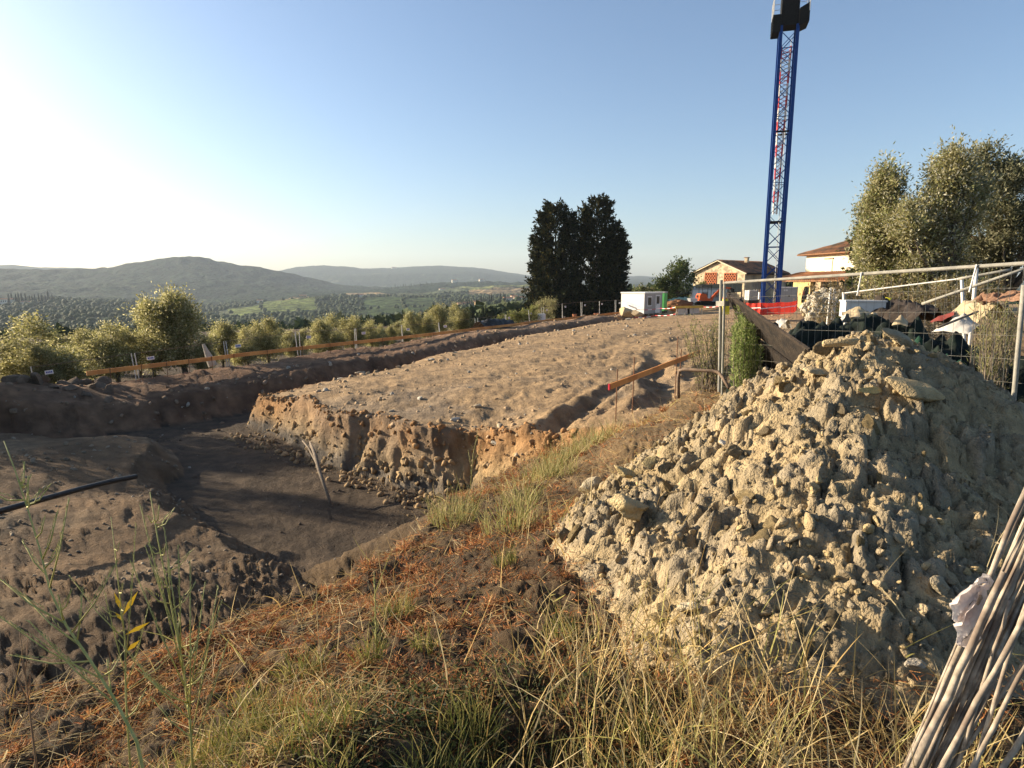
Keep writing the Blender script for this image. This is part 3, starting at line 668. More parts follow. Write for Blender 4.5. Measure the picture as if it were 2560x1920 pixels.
# ---------------------------------------------------------------- temporary mesh fence along the far bank
FT = [(120, 355.5), (137, 353), (228, 341), (299, 332), (356, 328.5), (403, 325), (441, 322.5), (478, 318), (507, 314.5), (531, 310), (544, 307), (563, 303.5), (582, 302), (600, 301), (616, 300), (640, 300)]
def panel_parts(L, H, root, sign=True, wr=0.0035, post_r=0.021, mats=(M_steel, M_steel), nv=None, bars=9, foot=True, rail_r=None):
    """one panel along +x, height H above its foot"""
    for x in (0.03, L - 0.03): MB().tube([(x, 0, 0), (x, 0, H)], post_r, 8).build('post', mats[0], root)
    rr_ = rail_r or post_r
    MB().tube([(0.03, 0, H - 0.02), (L - 0.03, 0, H - 0.02)], rr_, 8).build('rail', mats[0] if mats[1] is not M_dark else M_rust2, root)
    MB().tube([(0.03, 0, 0.12), (L - 0.03, 0, 0.12)], rr_ * 0.8, 6).build('rail', mats[0], root)
    w_ = MB(); nv = nv or int(L / 0.1)
    for k in range(1, nv): w_.tube([(L * k / nv, -0.012, 0.12), (L * k / nv, -0.012, H - 0.02)], wr, 3, False)
    for k in range(1, bars): w_.tube([(0.03, -0.018, 0.12 + (H - 0.14) * k / bars), (L - 0.03, -0.018, 0.12 + (H - 0.14) * k / bars)], wr, 3, False)
    w_.build('wire_mesh', mats[1], root)
    if sign:
        s = MB().box(0.45, -0.035, H - 0.42, 0.75, -0.025, H - 0.25).build('sign', M_plastic, root)
        q = MB()
        for k, (a, b) in enumerate(((0.49, 0.54), (0.555, 0.59), (0.605, 0.65), (0.665, 0.71))): q.box(a, -0.039, H - 0.37, b, -0.0355, H - 0.30)
        q.build('lettering', M_bluemark, s)
    if foot:
        for x in (0.03,): MB().box(x - 0.1, -0.33, -0.02, x + 0.1, 0.33, 0.12).build('concrete_foot', M_concrete, root)
fp = []
for (u, v) in FT[1:]:
    x, y = line_pt(u, tuple(FENCE_P0), tuple(FENCE_D)); fp.append(at(u, v, y))
first = None
JIT = random.Random(3)
fp = [fp[0] + (fp[0] - fp[1]) * 0.9] + fp
for i in range(len(fp) - 1):
    a, b = fp[i], fp[i + 1]; L = (b - a).length
    ang = math.atan2(b.y - a.y, b.x - a.x); tilt = math.atan2(b.z - a.z, math.hypot(b.x - a.x, b.y - a.y))
    if first is None:
        first = thing('mesh_fence', 'galvanised mesh fence panel with a small white sign, standing before the olive trees', 'fence', group='mesh fence panels along the far bank')
        panel_parts(1.0 * 3.9, 2.0, first, wr=0.0014, mats=(M_steel, M_dark), rail_r=0.012); root = first
    else: root = dup(first, (0, 0, 0))
    ORD = ('first', 'second', 'third', 'fourth', 'fifth', 'sixth', 'seventh', 'eighth', 'ninth', 'tenth', 'eleventh', 'twelfth', 'thirteenth', 'fourteenth', 'fifteenth', 'sixteenth')
    root['label'] = ORD[i] + ' signed mesh fence panel counted from the stony bank towards the cabin'
    root.location = a - Vector((0, 0, 2.0)); root.rotation_euler = (JIT.uniform(-0.10, 0.02), -tilt, ang); root.scale = (L / 3.9 * 0.985, 1, 1)

# ---------------------------------------------------------------- near fence beside the heap
NFa, NFb = at(727.5, 281.5, 9.6), at(1062, 259, 5.75)
L = (NFb - NFa).length; ang = math.atan2(NFb.y - NFa.y, NFb.x - NFa.x)
nf = thing('mesh_fence', 'large mesh fence panel with a thick bare top rail behind the clay heap', 'fence', NFa - Vector((0, 0, 2.0)), ang)
nf.rotation_euler = (0, -math.atan2(NFb.z - NFa.z, math.hypot(NFb.x - NFa.x, NFb.y - NFa.y)), ang)
panel_parts(L, 2.0, nf, sign=False, wr=0.002, post_r=0.021, mats=(M_dull, M_dull), bars=8, foot=False)
MB().tube([(-0.09, 0.05, 0.25), (-0.10, 0.05, 2.03)], 0.026, 8).build('post', M_dull, nf)
MB().box(-0.12, -0.03, 1.62, 0.06, 0.08, 1.70).build('clamp', M_dull, nf)
sp = at(1019.5, 300, 6.4)
tie = nf
for (x, dx) in ((2.35, -0.04), (3.62, -0.05)):
    MB().tube([(x, -0.03, 2.0), (x + dx, -0.035, 1.72)], 0.009, 5).build('cable_tie', M_plastic, nf)
# second panel behind
Ba, Bb = at(851, 292, 14.2), at(975.5, 276.5, 12.2)
L = (Bb - Ba).length; ang = math.atan2(Bb.y - Ba.y, Bb.x - Ba.x)
bf = thing('mesh_fence', 'white tube mesh fence panel standing under the big olive trees', 'fence', Ba - Vector((0, 0, 1.5)), ang)
bf.rotation_euler = (0, -math.atan2(Bb.z - Ba.z, math.hypot(Bb.x - Ba.x, Bb.y - Ba.y)), ang)
panel_parts(L, 1.5, bf, sign=False, wr=0.002, post_r=0.03, mats=(M_plastic, M_dull), bars=6, foot=False, rail_r=0.016)
def pole(name, label, cat, p, q, r, mat, n=8, bend=0.0, group=None):
    p, q = Vector(p), Vector(q); m_ = (p + q) / 2 + Vector((0, 0, -bend))
    o = MB().tube([Vector(), (m_ - p) * 0.5 + Vector((0, 0, bend * .25)), m_ - p, (m_ - p) + (q - m_) * 0.5, q - p], r, n).build(name, mat, None, p, smooth_shade=True)
    return tag(o, label, cat, group)
pole('steel_pipe', 'long grey steel pipe leaning up across the fence under the olive trees', 'pipe', at(922, 304, 9.6), at(1030, 267, 8.6), 0.024, M_dull)
pole('steel_pipe', 'short white pipe upright between the olive trees and the orange netting', 'pipe', Vector(at(975, 304, 11.4)) - Vector((0, 0, 0.9)), at(976.5, 268.5, 11.4), 0.034, M_plastic)
pole('steel_pipe', 'pale pipe lying level above the orange netting', 'pipe', at(958, 279, 12.0), at(1012, 269.5, 11.5), 0.028, M_dull)
pole('timber_pole', 'thin wooden pole lying across the green netting', 'pole', at(938, 327.5, 8.2), at(978, 311.5, 8.7), 0.016, M_bark)
pole('fence_post', 'grey tubular fence post standing in the pale grass', 'post', Vector(at(1016, 398, 5.9)) - Vector((0, 0, 0.5)), at(1024, 285, 5.9), 0.022, M_dull)
for i, (a, b, lab) in enumerate((((827.5, 313), (830.8, 288.5), 'white plastic pipe leaning to the left of its twin near the boulders'), ((832, 313), (834.8, 288), 'white plastic pipe standing between the leaning pipe and the short one'), ((834.6, 314), (834.9, 300.5), 'short white plastic pipe standing at the foot of two taller pipes'))):
    p, q = at(*a, 16.0), at(*b, 16.0); p.z = min(p.z, gz(p.x, p.y)) - 0.1
    pole('plastic_pipe', lab, 'pipe', p, q, 0.027, M_plastic)

# ---- leaning formwork panel of old boards
A, B = at(729, 294, 9.75), at(812, 351, 7.35)
M_darkwood = material('very_dark_board', (0.010, 0.008, 0.007), (0.034, 0.025, 0.018), scale=9, rough=0.9, bump=0.6, bscale=30, c3=(0.022, 0.016, 0.012), s3=3)  # one very dark board colour for the whole panel
fw = thing('formwork_panel', 'dark weathered board panel tilted against the fence beside the green bush', 'board panel', A)
W = (Vector((0.40, 0.30, -0.80))).normalized(); D = (B - A).normalized(); nrm = D.cross(W).normalized()
for k in range(5):
    c0 = W * (0.13 + 0.262 * k) + nrm * (0.02 if k % 2 else -0.012); sh = JIT.uniform(-0.04, 0.04)
    MB().bar(c0 + D * (-0.02 + sh), c0 + D * ((B - A).length + 0.25 + sh), 0.03, 0.245, up=W).build('board', M_darkwood, fw)
for f in (0.15, 0.6): MB().bar(D * ((B - A).length * f) + nrm * 0.035, D * ((B - A).length * f) + W * 1.25 + nrm * 0.035, 0.08, 0.03, up=nrm).build('batten', M_oldwood, fw)
MB().bar(W * -0.02 + nrm * -0.025, D * (B - A).length + W * -0.02 + nrm * -0.025, 0.03, 0.05, up=W).build('edge_rail', M_oldwood, fw)

# ---- bent rusty pipe
p = [at(678.5, 398, 9.3), at(678.2, 378, 9.3), at(679.5, 370.5, 9.3), at(683, 369.5, 9.2), at(712, 371, 9.05), at(718, 372, 9.0), at(722.5, 377, 8.9), at(729, 388, 8.7)]
tg = MB().tube([q - p[0] for q in p], 0.026, 8).build('bent_pipe', M_rust2, None, p[0], smooth_shade=True); tag(tg, 'rusty brown pipe bent into an arch at the edge of the heap', 'pipe')

# ---- black water pipe on the left and the dead branch against the cut
p = []
for (u, v, Y) in ((-40, 524, 9.2), (0, 511, 10.1), (40, 500, 10.9), (80, 489, 11.9), (110, 481.5, 12.7), (136, 476.5, 13.3)):
    q = at(u, v, Y); p.append(Vector((q.x, q.y, max(q.z, gz(q.x, q.y) + 0.05))))
tag(MB().tube([q - p[0] for q in p], 0.055, 10).build('black_pipe', M_blackpipe, None, p[0], smooth_shade=True), 'black plastic pipe lying across the left berm', 'pipe')
p = [at(332, 505, 14.6), at(325, 488, 14.9), at(319, 470, 15.4), at(315, 455, 16.1), at(310, 442, 16.9)]
br = thing('dead_branch', 'bare forked branch leaning against the cut earth face', 'branch', (p[0].x, p[0].y, p[0].z))
zz = gz(p[0].x, p[0].y)
MB().tube([q - p[0] + Vector((0, 0, -0.05 if q is p[0] else 0)) for q in p], [0.035, 0.04, 0.05, 0.05, 0.03], 7).build('stem', M_bark, br, smooth_shade=True)
q2 = [p[2], at(316, 462, 16.0), at(308, 447, 16.9), at(302.5, 441, 17.3)]
MB().tube([q - p[0] for q in q2], [0.035, 0.035, 0.03, 0.02], 6).build('fork', M_bark, br, smooth_shade=True)

# ---------------------------------------------------------------- site cabin, toilet and what stands round them
cab = thing('site_cabin', 'white site office cabin with a window and a white door', 'cabin', at(643.9, 315.2, 68.0), 0)
ex = Vector((0.515, 0.857, 0)); cab.rotation_euler = (0, 0, math.radians(47))   # local x runs along the door side, local y along the white end
CL, CW, CH = 3.9, 3.0, 2.38
MB().box(0, 0, 0.12, CL, CW, CH).build('body', M_greypanel, cab)  # door side of the white cabin: its shade put into the grey
MB().box(-0.02, 0.0, 0.16, -0.003, CW, CH - 0.06).build('end_wall', M_white, cab)
MB().box(-0.07, -0.07, CH, CL + 0.07, CW + 0.07, CH + 0.14).build('roof', M_white, cab)
wn = MB().box(0.6, -0.03, 0.95, 1.55, -0.003, 2.05).build('window', M_white, cab)
MB().box(0.7, -0.045, 1.06, 1.45, -0.032, 1.94).build('pane', M_glass, wn)
dr = MB().box(2.4, -0.03, 0.16, 3.4, -0.003, 2.2).build('door', M_white, cab)
MB().box(2.57, -0.045, 1.2, 3.23, -0.032, 2.06).build('pane', M_glass, dr)
MB().box(2.47, -0.075, 1.05, 2.57, -0.032, 1.1).build('handle', M_dark, dr)
for k in range(4): MB().box(0.2 + k * 1.1, 0.3, -0.1, 0.5 + k * 1.1, CW - 0.3, 0.118).build('foot', M_concrete, cab)
tl = thing('portable_toilet', 'bright green portable toilet behind the site cabin', 'toilet', at(663.8, 311.8, 72.5), math.atan2(0.857, 0.515))
MB().box(0, 0, 0.1, 1.15, 1.15, 2.2).build('body', M_green, tl)
MB().box(-0.04, -0.04, 2.2, 1.19, 1.19, 2.36).build('roof', M_greypanel, tl)
d_ = MB().box(0.12, -0.03, 0.2, 1.02, -0.003, 2.05).build('door', M_green, tl); MB().box(0.85, -0.06, 1.0, 0.95, -0.031, 1.25).build('handle', M_dark, d_)
MB().box(-0.05, -0.05, -0.15, 1.2, 1.2, 0.098).build('base', M_dark, tl)
# tapes
def tape(label, pts_, grp=None):
    root = thing('barrier_tape', label, 'tape', pts_[0])
    for i in range(len(pts_) - 1):
        a, b = pts_[i] - pts_[0], pts_[i + 1] - pts_[0]; n = max(2, int((b - a).length / 0.35))
        mw, mr = MB(), MB()
        for k in range(n):
            sag = lambda t: Vector((0, 0, -0.09 * 4 * t * (1 - t)))
            p, q = a.lerp(b, k / n) + sag(k / n), a.lerp(b, (k + 1) / n) + sag((k + 1) / n)
            (mw if k % 2 else mr).bar(p, q, 0.012, 0.055)
        mw.build('white_stripes', M_tape, root, kind='stuff'); mr.build('red_stripes', M_tapered, root, kind='stuff')
    return root
tape('red and white striped tape slung past the cabin door to the yellow beam', [at(636, 309.6, 62), at(660, 308.2, 62), at(675, 307.2, 60), at(703, 306.8, 58), at(722, 305.5, 56)])
tape('lower red and white striped tape trailing near the ground below the cabin', [at(634, 317.2, 58), at(655, 315.4, 58), at(676, 313.8, 56)])
yb = thing('trestle_barrier', 'ochre steel beam on grey trestles in front of the digger', 'barrier', at(675, 315.5, 54))
e = at(703, 313.5, 54) - at(675, 315.5, 54)
MB().bar(Vector((0, 0, 0.72)), e + Vector((0, 0, 0.60)), 0.12, 0.20).build('beam', M_yelbar, yb)
for f in (0.05, 0.35, 0.65, 0.95):
    q = e * f
    m_ = MB()
    for s in (-1, 1): m_.tube([q + Vector((0, 0, 0.6)), q + Vector((0.14 * s, 0.25 * s, -0.1))], 0.025, 5)
    m_.build('trestle', M_dull, yb)
for f in (0.1, 0.45): MB().bar(e * f + Vector((0, 0.05, 0.3)), e * (f + 0.42) + Vector((0, 0.05, 0.3)), 0.02, 0.5).build('grey_panel', M_concrete, yb)
yl = thing('plastic_barrier', 'bright yellow plastic barrier block beside the fence post', 'barrier', at(722, 314.5, 32.0), 0.2)
V_ = MB().prism([(0, 0), (0.42, 0), (0.40, 0.62), (0.36, 0.80), (0.06, 0.80), (0.02, 0.62)], 0, 0.3)
V_.build('body', M_yellow, yl)
for z in (0.2, 0.45): MB().box(0.03, -0.025, z, 0.39, -0.002, z + 0.08).build('rib', M_yellow, yl)
MB().box(0.1, 0.08, 0.8, 0.3, 0.2, 0.88).build('cap', M_orange, yl)

# ---- mini digger
dg_ = thing('mini_digger', 'orange mini digger with its boom bent down beside the white shed', 'digger', at(706, 305.2, 74), 0.1)
for y in (-0.75, 0.75):
    MB().prism([(-0.95, 0.12), (-0.8, 0), (0.8, 0), (0.95, 0.12), (0.95, 0.33), (0.8, 0.45), (-0.8, 0.45), (-0.95, 0.33)], y - 0.16, y + 0.16).build('track', M_dark, dg_)
MB().box(-0.5, -0.58, 0.2, 0.5, 0.58, 0.5).build('undercarriage', M_dark, dg_)
bd = MB().prism([(-1.05, 0.55), (0.55, 0.52), (0.55, 0.75), (-0.1, 0.85), (-0.3, 1.35), (-0.95, 1.4), (-1.1, 1.1)], -0.62, 0.62).build('body', M_orange, dg_)
MB().box(-0.98, -0.3, 0.9, -1.13, 0.3, 1.2).build('grille', M_dark, bd)
cf = MB()
for x in (-0.75, 0.35):
    for y in (-0.5, 0.5): cf.tube([(x, y, 0.8), (x, y, 2.25)], 0.035, 5)
cf.box(-0.85, -0.6, 2.25, 0.45, 0.6, 2.33)
cf.build('canopy_frame', M_dark, dg_)
MB().prism([(-0.45, 0.9), (0.05, 0.9), (0.05, 1.0), (-0.3, 1.02), (-0.42, 1.5), (-0.52, 1.5)], -0.22, 0.22).build('seat', M_dark, dg_)
bm = MB().bar((0.55, 0, 0.75), (1.9, 0, 2.1), 0.16, 0.26).build('boom', M_orange, dg_)
MB().bar((0.7, 0, 0.55), (1.4, 0, 1.45), 0.09, 0.09).build('ram', M_dull, bm)
ar = MB().bar((1.86, 0.0, 2.12), (3.0, 0, 2.0), 0.14, 0.22).build('arm', M_orange, dg_)
MB().prism([(2.9, 2.05), (3.35, 1.9), (3.3, 1.5), (2.95, 1.55)], -0.25, 0.25).build('bucket', M_dark, dg_)
MB().box(0.95, -0.85, 0.05, 1.05, 0.85, 0.4).build('blade', M_orange, dg_)

# ---- white shed, canopy, covered stack, soil
sh = thing('white_shed', 'low white metal shed behind the orange digger', 'shed', at(692, 304, 86), -0.12)
MB().box(0, 0, -0.4, 4.6, 2.4, 2.0).build('body', M_white, sh); MB().box(-0.08, -0.08, 2.0, 4.68, 2.48, 2.12).build('roof', M_greypanel, sh)
for (x0, x1) in ((1.3, 2.1), (2.8, 3.6)):
    d_ = MB().box(x0, -0.03, 0.1, x1, -0.003, 1.7).build('door', M_greypanel, sh)
    for k in range(4): MB().box(x0 + 0.12 + k * 0.16, -0.045, 0.9, x0 + 0.2 + k * 0.16, -0.032, 1.5).build('slot', M_dark, d_)
for x in (0.3, 4.3): MB().lathe([(0.12, 2.12), (0.13, 2.2), (0.08, 2.32), (0.0, 2.34)], (x, 0.4, 0), 8).build('vent', M_plastic, sh)
cn = thing('shade_canopy', 'black sloping shade canopy stretched in front of the stone house', 'canopy', at(668, 300, 90))
c = [at(668, 296.2, 90), at(697, 284.6, 93), at(742, 283.2, 93), at(742, 291.5, 88), at(692, 293, 88)]
o0 = cn.location
n_ = len(c); V_ = [tuple(q - o0) for q in c] + [tuple(q - o0 - Vector((0, 0, 0.06))) for q in c]
MB().add(V_, [tuple(range(n_)), tuple(range(2 * n_ - 1, n_ - 1, -1))] + [(k, k + n_, (k + 1) % n_ + n_, (k + 1) % n_) for k in range(n_)]).build('sheet', M_net, cn)
for q in (c[0], c[4], c[3], c[2], c[1]):
    MB().tube([(q.x - o0.x, q.y - o0.y, gz(q.x, q.y) - 0.1 - o0.z), (q.x - o0.x, q.y - o0.y, q.z - o0.z)], 0.05, 6).build('pole', M_oldwood, cn)
def drape(name, label, cat, base_pts, heights, width, mat, seed, nu=40, nv=24, fold=0.12, parent=None, thick=0.0, freq=2.2):
    """crumpled sheet over a heap: axis through base_pts, crest heights, half width"""
    B_ = [Vector(p) for p in base_pts]; hs = list(heights); n = len(B_)
    V = []
    for i in range(nu):
        t = i / (nu - 1) * (n - 1); k = min(int(t), n - 2); f = t - k
        p = B_[k].lerp(B_[k + 1], f); hh = hs[k] * (1 - f) + hs[k + 1] * f
        dr_ = (B_[k + 1] - B_[k]).normalized(); sd_ = Vector((-dr_.y, dr_.x, 0))
        wd = width if np.isscalar(width) else width[k] * (1 - f) + width[k + 1] * f
        for j in range(nv):
            s = j / (nv - 1) * 2 - 1
            q = p + sd_ * s * wd
            V.append((q.x, q.y, q.z, hh * (1 - abs(s) ** 1.7) * (0.9 if abs(s) < 0.99 else 0)))
    V = np.array(V); s_ = np.tile(np.linspace(-1, 1, nv), nu)
    n1 = 1 - np.abs(fbm(V[:, 0] * freq, V[:, 1] * freq, oct=4, seed=seed)) * 2
    n2 = fbm(V[:, 0] * freq * 3, V[:, 1] * freq * 3, oct=3, seed=seed + 1)
    z = V[:, 2] + V[:, 3] * (1 + 0.2 * n2) + fold * (n1 - 0.5) * (1 - np.abs(s_) ** 4) + 0.3 * fold * n2
    jx = 0.4 * fold * fbm(V[:, 0] * freq * 2, V[:, 1] * freq * 2, oct=2, seed=seed + 2)
    W_ = np.stack([V[:, 0] + jx, V[:, 1] - jx, z], 1) - np.array(B_[0])
    F = [(i * nv + j, (i + 1) * nv + j, (i + 1) * nv + j + 1, i * nv + j + 1) for i in range(nu - 1) for j in range(nv - 1)]
    o = link(name, mesh_from(name, W_, F, mat, True), parent, B_[0] if parent is None else None)
    if parent is None: tag(o, label, cat)
    return o
q = [at(668, 304.5, 80), at(680, 304.5, 80), at(692, 304.5, 80)]
drape('covered_stack', 'stack of materials under a pale green cover beside the toilet', 'cover', q[:2] + [at(690, 304.5, 80)], [0.7, 1.05, 0.9], 1.0, material('pale_green_cover', (0.20, 0.30, 0.22), (0.28, 0.38, 0.30), scale=3, rough=0.8), 61, 14, 10, 0.15)
def soil_mound(name, label, u, v, Y, rx, ry, hz, col, seed):
    p = at(u, v, Y); V, F = ICO[3]; V = V.copy()
    f = 1 + 0.5 * fbm(V[:, 0] * 2.6 + seed, V[:, 1] * 2.6, V[:, 2] * 2.6, oct=4, seed=seed, gain=0.6)
    V = V * f[:, None] * np.array([rx, ry, hz]); 
    o = link(name, mesh_from(name, V, F, M_clod, True, np.repeat(np.array(col)[None], len(V), 0)), None, (p.x, p.y, p.z)); return tag(o, label, 'soil')
soil_mound('soil_mound', 'reddish brown soil mound in front of the covered stack', 680, 306, 77, 1.6, 1.0, 0.75, (0.24, 0.12, 0.06), 4)
M_wb = material('wheelbarrow_grey', (0.55, 0.55, 0.55), rough=0.5)
wb = thing('wheelbarrow', 'grey wheelbarrow tipped up beside the digger', 'wheelbarrow', at(690, 305.5, 73), 0.5)
MB().prism([(0, 0.45), (0.8, 0.45), (1.0, 0.85), (-0.25, 0.85)], -0.3, 0.3).build('tray', M_wb, wb)
m_ = MB(); [m_.tube([(-0.6, y, 0.5), (0.9, y * 0.4, 0.2)], 0.02, 5) for y in (-0.28, 0.28)]; m_.build('frame', M_dark, wb)
MB().tube([(0.95, -0.05, 0.2), (0.95, 0.05, 0.2)], 0.2, 12).build('wheel', M_dark, wb)

# ---- crane
cr = thing('tower_crane', 'blue lattice tower crane with a black platform at its head', 'crane', at(769.8, 306, 57.0), math.radians(-17))
cr.location.z = -2.75
S_ = 0.66; TOP = 24.6
for sx in (-1, 1):
    for sy in (-1, 1): MB().box(sx * S_ - 0.13, sy * S_ - 0.13, 0, sx * S_ + 0.13, sy * S_ + 0.13, TOP).build('chord', M_blue, cr)
for k, (ax, s) in enumerate((('x', -1), ('x', 1), ('y', -1), ('y', 1))):
    m_ = MB(); n = 17
    for i in range(n):
        z0, z1 = 0.5 + (TOP - 0.9) * i / n, 0.5 + (TOP - 0.9) * (i + 1) / n
        a, b = (-S_, S_) if (i + k) % 2 else (S_, -S_)
        P = (lambda t, z: (t, s * S_, z)) if ax == 'x' else (lambda t, z: (s * S_, t, z))
        m_.tube([P(a, z0), P(b, z1)], 0.035, 5)
        if i % 4 == 0: m_.tube([P(-S_, z0), P(S_, z0)], 0.035, 5)
        if s < 0: m_.tube([P(b, z0), P(a, z1)], 0.028, 5)
    m_.build('lattice_bracing', M_blue, cr, kind='stuff')
for z in (0.6, 8.2, 15.9): 
    m_ = MB(); [m_.box(-S_ - 0.1, y - 0.05, z, S_ + 0.1, y + 0.05, z + 0.14) for y in (-S_, S_)]; m_.build('joint_frame', M_dark, cr)
inner = cr
for i in range(14):
    z0 = 9.0 + i * 1.0; m_ = MB(); q = 0.15 + 0.017 * i
    for sx in (-1, 1):
        for sy in (-1, 1): m_.tube([(sx * q - 0.1, sy * q, z0), (sx * (q + .012) - 0.1, sy * (q + .012), z0 + 1.0)], 0.05, 4)
    for j in range(3):
        zz = z0 + j / 3
        m_.tube([(-q - 0.1, -q, zz), (q - 0.1, -q, zz + 0.33)], 0.035, 4); m_.tube([(q - 0.1, q, zz), (-q - 0.1, q, zz + 0.33)], 0.024, 4); m_.tube([(-q - 0.1, q, zz), (-q - 0.1, -q, zz + 0.33)], 0.024, 4)
    m_.build('inner_mast_section', M_red if i % 2 else M_plastic, cr)
m_ = MB()
for y in (-0.16, 0.16): m_.tube([(0.28, y, 0.2), (0.28, y, TOP - 1)], 0.016, 4)
for i in range(75): m_.tube([(0.28, -0.16, 0.4 + i * 0.3), (0.28, 0.16, 0.4 + i * 0.3)], 0.010, 3)
m_.build('ladder', M_steel, cr)
hd = MB().box(-0.7, -0.7, TOP, 0.7, 0.7, TOP + 3.2).build('turret', M_dark, cr)
pf = MB().box(-1.35, -0.8, TOP - 0.5, -0.72, 0.8, TOP + 0.9).build('louvre_box', M_dark, cr)
for k in range(6): MB().box(-1.39, -0.75, TOP - 0.45 + k * 0.22, -1.352, 0.75, TOP - 0.36 + k * 0.22).build('louvre', M_dark, pf)
MB().add([(0.72, -0.85, TOP - 0.2), (1.5, -0.85, TOP + 0.1), (1.5, 0.85, TOP + 0.1), (0.72, 0.85, TOP - 0.2), (0.72, -0.85, TOP + 1.2), (1.5, -0.85, TOP + 1.6), (1.5, 0.85, TOP + 1.6), (0.72, 0.85, TOP + 1.2)], [(3, 2, 1, 0), (4, 5, 6, 7), (0, 1, 5, 4), (1, 2, 6, 5), (2, 3, 7, 6), (3, 0, 4, 7)]).build('counter_box', M_dark, cr)
for sx, x in ((-1, -1.33), (1, 1.47)):
    m_ = MB()
    for y in (-0.85, 0, 0.85): m_.tube([(x, y, TOP + 0.9), (x, y, TOP + 2.3)], 0.03, 5)
    for z in (1.4, 1.85, 2.3): m_.tube([(x, -0.85, TOP + z), (x, 0.85, TOP + z), (x - sx * 0.65, 0.85, TOP + z)], 0.022, 5)
    m_.build('railing', M_plastic, cr)
m_ = MB()
for y in (-0.6, 0.6): m_.tube([(-0.6, y, TOP + 3.2), (0, 0, TOP + 7)], 0.09, 6); m_.tube([(0.6, y, TOP + 3.2), (0, 0, TOP + 7)], 0.09, 6)
m_.build('tower_head', M_blue, cr)
m_ = MB(); m_.box(-1.9, -1.9, -0.3, 1.9, 1.9, 0.0); m_.build('ballast_base', M_concrete, cr)

# ---- red safety net round the crane foot
rn = thing('safety_net', 'red plastic safety net fenced round the foot of the crane', 'safety net', at(744, 313.5, 50))
c = [at(736, 313, 51), at(744, 313.5, 50), at(760, 314, 49), at(780, 313, 50), at(793.5, 311.8, 52), at(797, 309, 57)]
o0 = rn.location.copy()
for i in range(len(c) - 1):
    a, b = c[i] - o0, c[i + 1] - o0; n = 12; V_ = []; h_ = 0.98 
    for k in range(n + 1):
        for j in range(5):
            p = a.lerp(b, k / n); w_ = 0.05 * math.sin(k * 1.3 + i) * (1 if j else 0.3)
            V_.append((p.x + w_ * 0.3, p.y + w_ + 0.03 * math.sin(j * 2 + k), p.z - 0.1 + h_ * j / 4 - (0.05 * (0.5 - 0.5 * math.cos(k / n * 6.28)) if j == 4 else 0)))
    MB().add(V_, [(k * 5 + j, (k + 1) * 5 + j, (k + 1) * 5 + j + 1, k * 5 + j + 1) for k in range(n) for j in range(4)]).build('net', M_rednet, rn, smooth_shade=True)
    MB().bar(a + Vector((0, -0.07, 0.42)), b + Vector((0, -0.07, 0.5)), 0.02, 0.06).build('tape_band', M_tape, rn)
for q in c: MB().tube([q - o0 + Vector((0, 0.02, -0.2)), q - o0 + Vector((0, 0.02, 1.15))], 0.025, 5).build('post', M_rust, rn)

# ---- generator, tank, cabinets by the crane
gn = thing('generator_box', 'large light grey generator cabinet right of the crane', 'generator', at(779.5, 302.2, 63), -0.05)
MB().box(0, 0, -0.2, 1.75, 1.0, 1.45).build('body', M_greypanel, gn); MB().box(-0.03, -0.03, 1.45, 1.78, 1.03, 1.55).build('lid', M_white, gn)
d_ = MB().box(0.75, -0.03, 0.0, 1.65, -0.003, 1.3).build('door', M_greypanel, gn); MB().box(0.85, -0.06, 0.55, 0.95, -0.031, 0.72).build('handle', M_dark, d_)
MB().box(0.35, -0.012, 1.12, 0.75, -0.003, 1.3).build('plate', M_plastic, gn)
ib = thing('water_tank', 'caged grey water tank left of the crane foot', 'tank', at(748.5, 302, 66), 0.1)
MB().box(0, 0, 0.2, 1.0, 1.0, 1.25).build('bladder', material('tank_plastic', (0.34, 0.35, 0.34), (0.42, 0.42, 0.40), scale=3, rough=0.5), ib)
m_ = MB()
for k in range(6):
    m_.tube([(k * 0.2, -0.02, 0.1), (k * 0.2, -0.02, 1.3)], 0.014, 4); m_.tube([(-0.02, -0.02, 0.2 + k * 0.2), (1.02, -0.02, 0.2 + k * 0.2)], 0.014, 4)
m_.build('cage', M_steel, ib); MB().box(-0.05, -0.05, -0.3, 1.05, 1.05, 0.19).build('pallet', M_oldwood, ib); MB().lathe([(0.16, 1.25), (0.16, 1.36), (0.0, 1.37)], (0.5, 0.5, 0), 10).build('cap', M_dark, ib)
bx = thing('switch_box', 'small white electrical box on a post against the crane', 'electrical box', at(760.5, 304, 60), 0)
MB().box(-0.2, 0, 0.45, 0.25, 0.2, 1.15).build('body', M_plastic, bx); MB().tube([(0, 0.1, -0.5), (0, 0.1, 0.5)], 0.03, 5).build('post', M_dull, bx); MB().box(-0.14, -0.02, 0.55, 0.19, -0.003, 1.05).build('door', M_plastic, bx)
ck = thing('wooden_crate', 'tall tan wooden crate behind the water tank', 'crate', at(755.6, 302.5, 69), 0)
for k in range(5): MB().box(0.03 + k * 0.16, 0, 0.0, 0.17 + k * 0.16, 0.03, 1.45).build('slat', material('crate_wood', (0.30, 0.20, 0.11), (0.38, 0.26, 0.15), scale=5), ck) if k == 0 else MB().box(0.03 + k * 0.16, 0, 0.0, 0.17 + k * 0.16, 0.03, 1.45).build('slat', bpy.data.materials['crate_wood'], ck)
MB().box(0.0, 0.031, 0.0, 0.84, 0.7, 1.4).build('load', M_oldwood, ck)

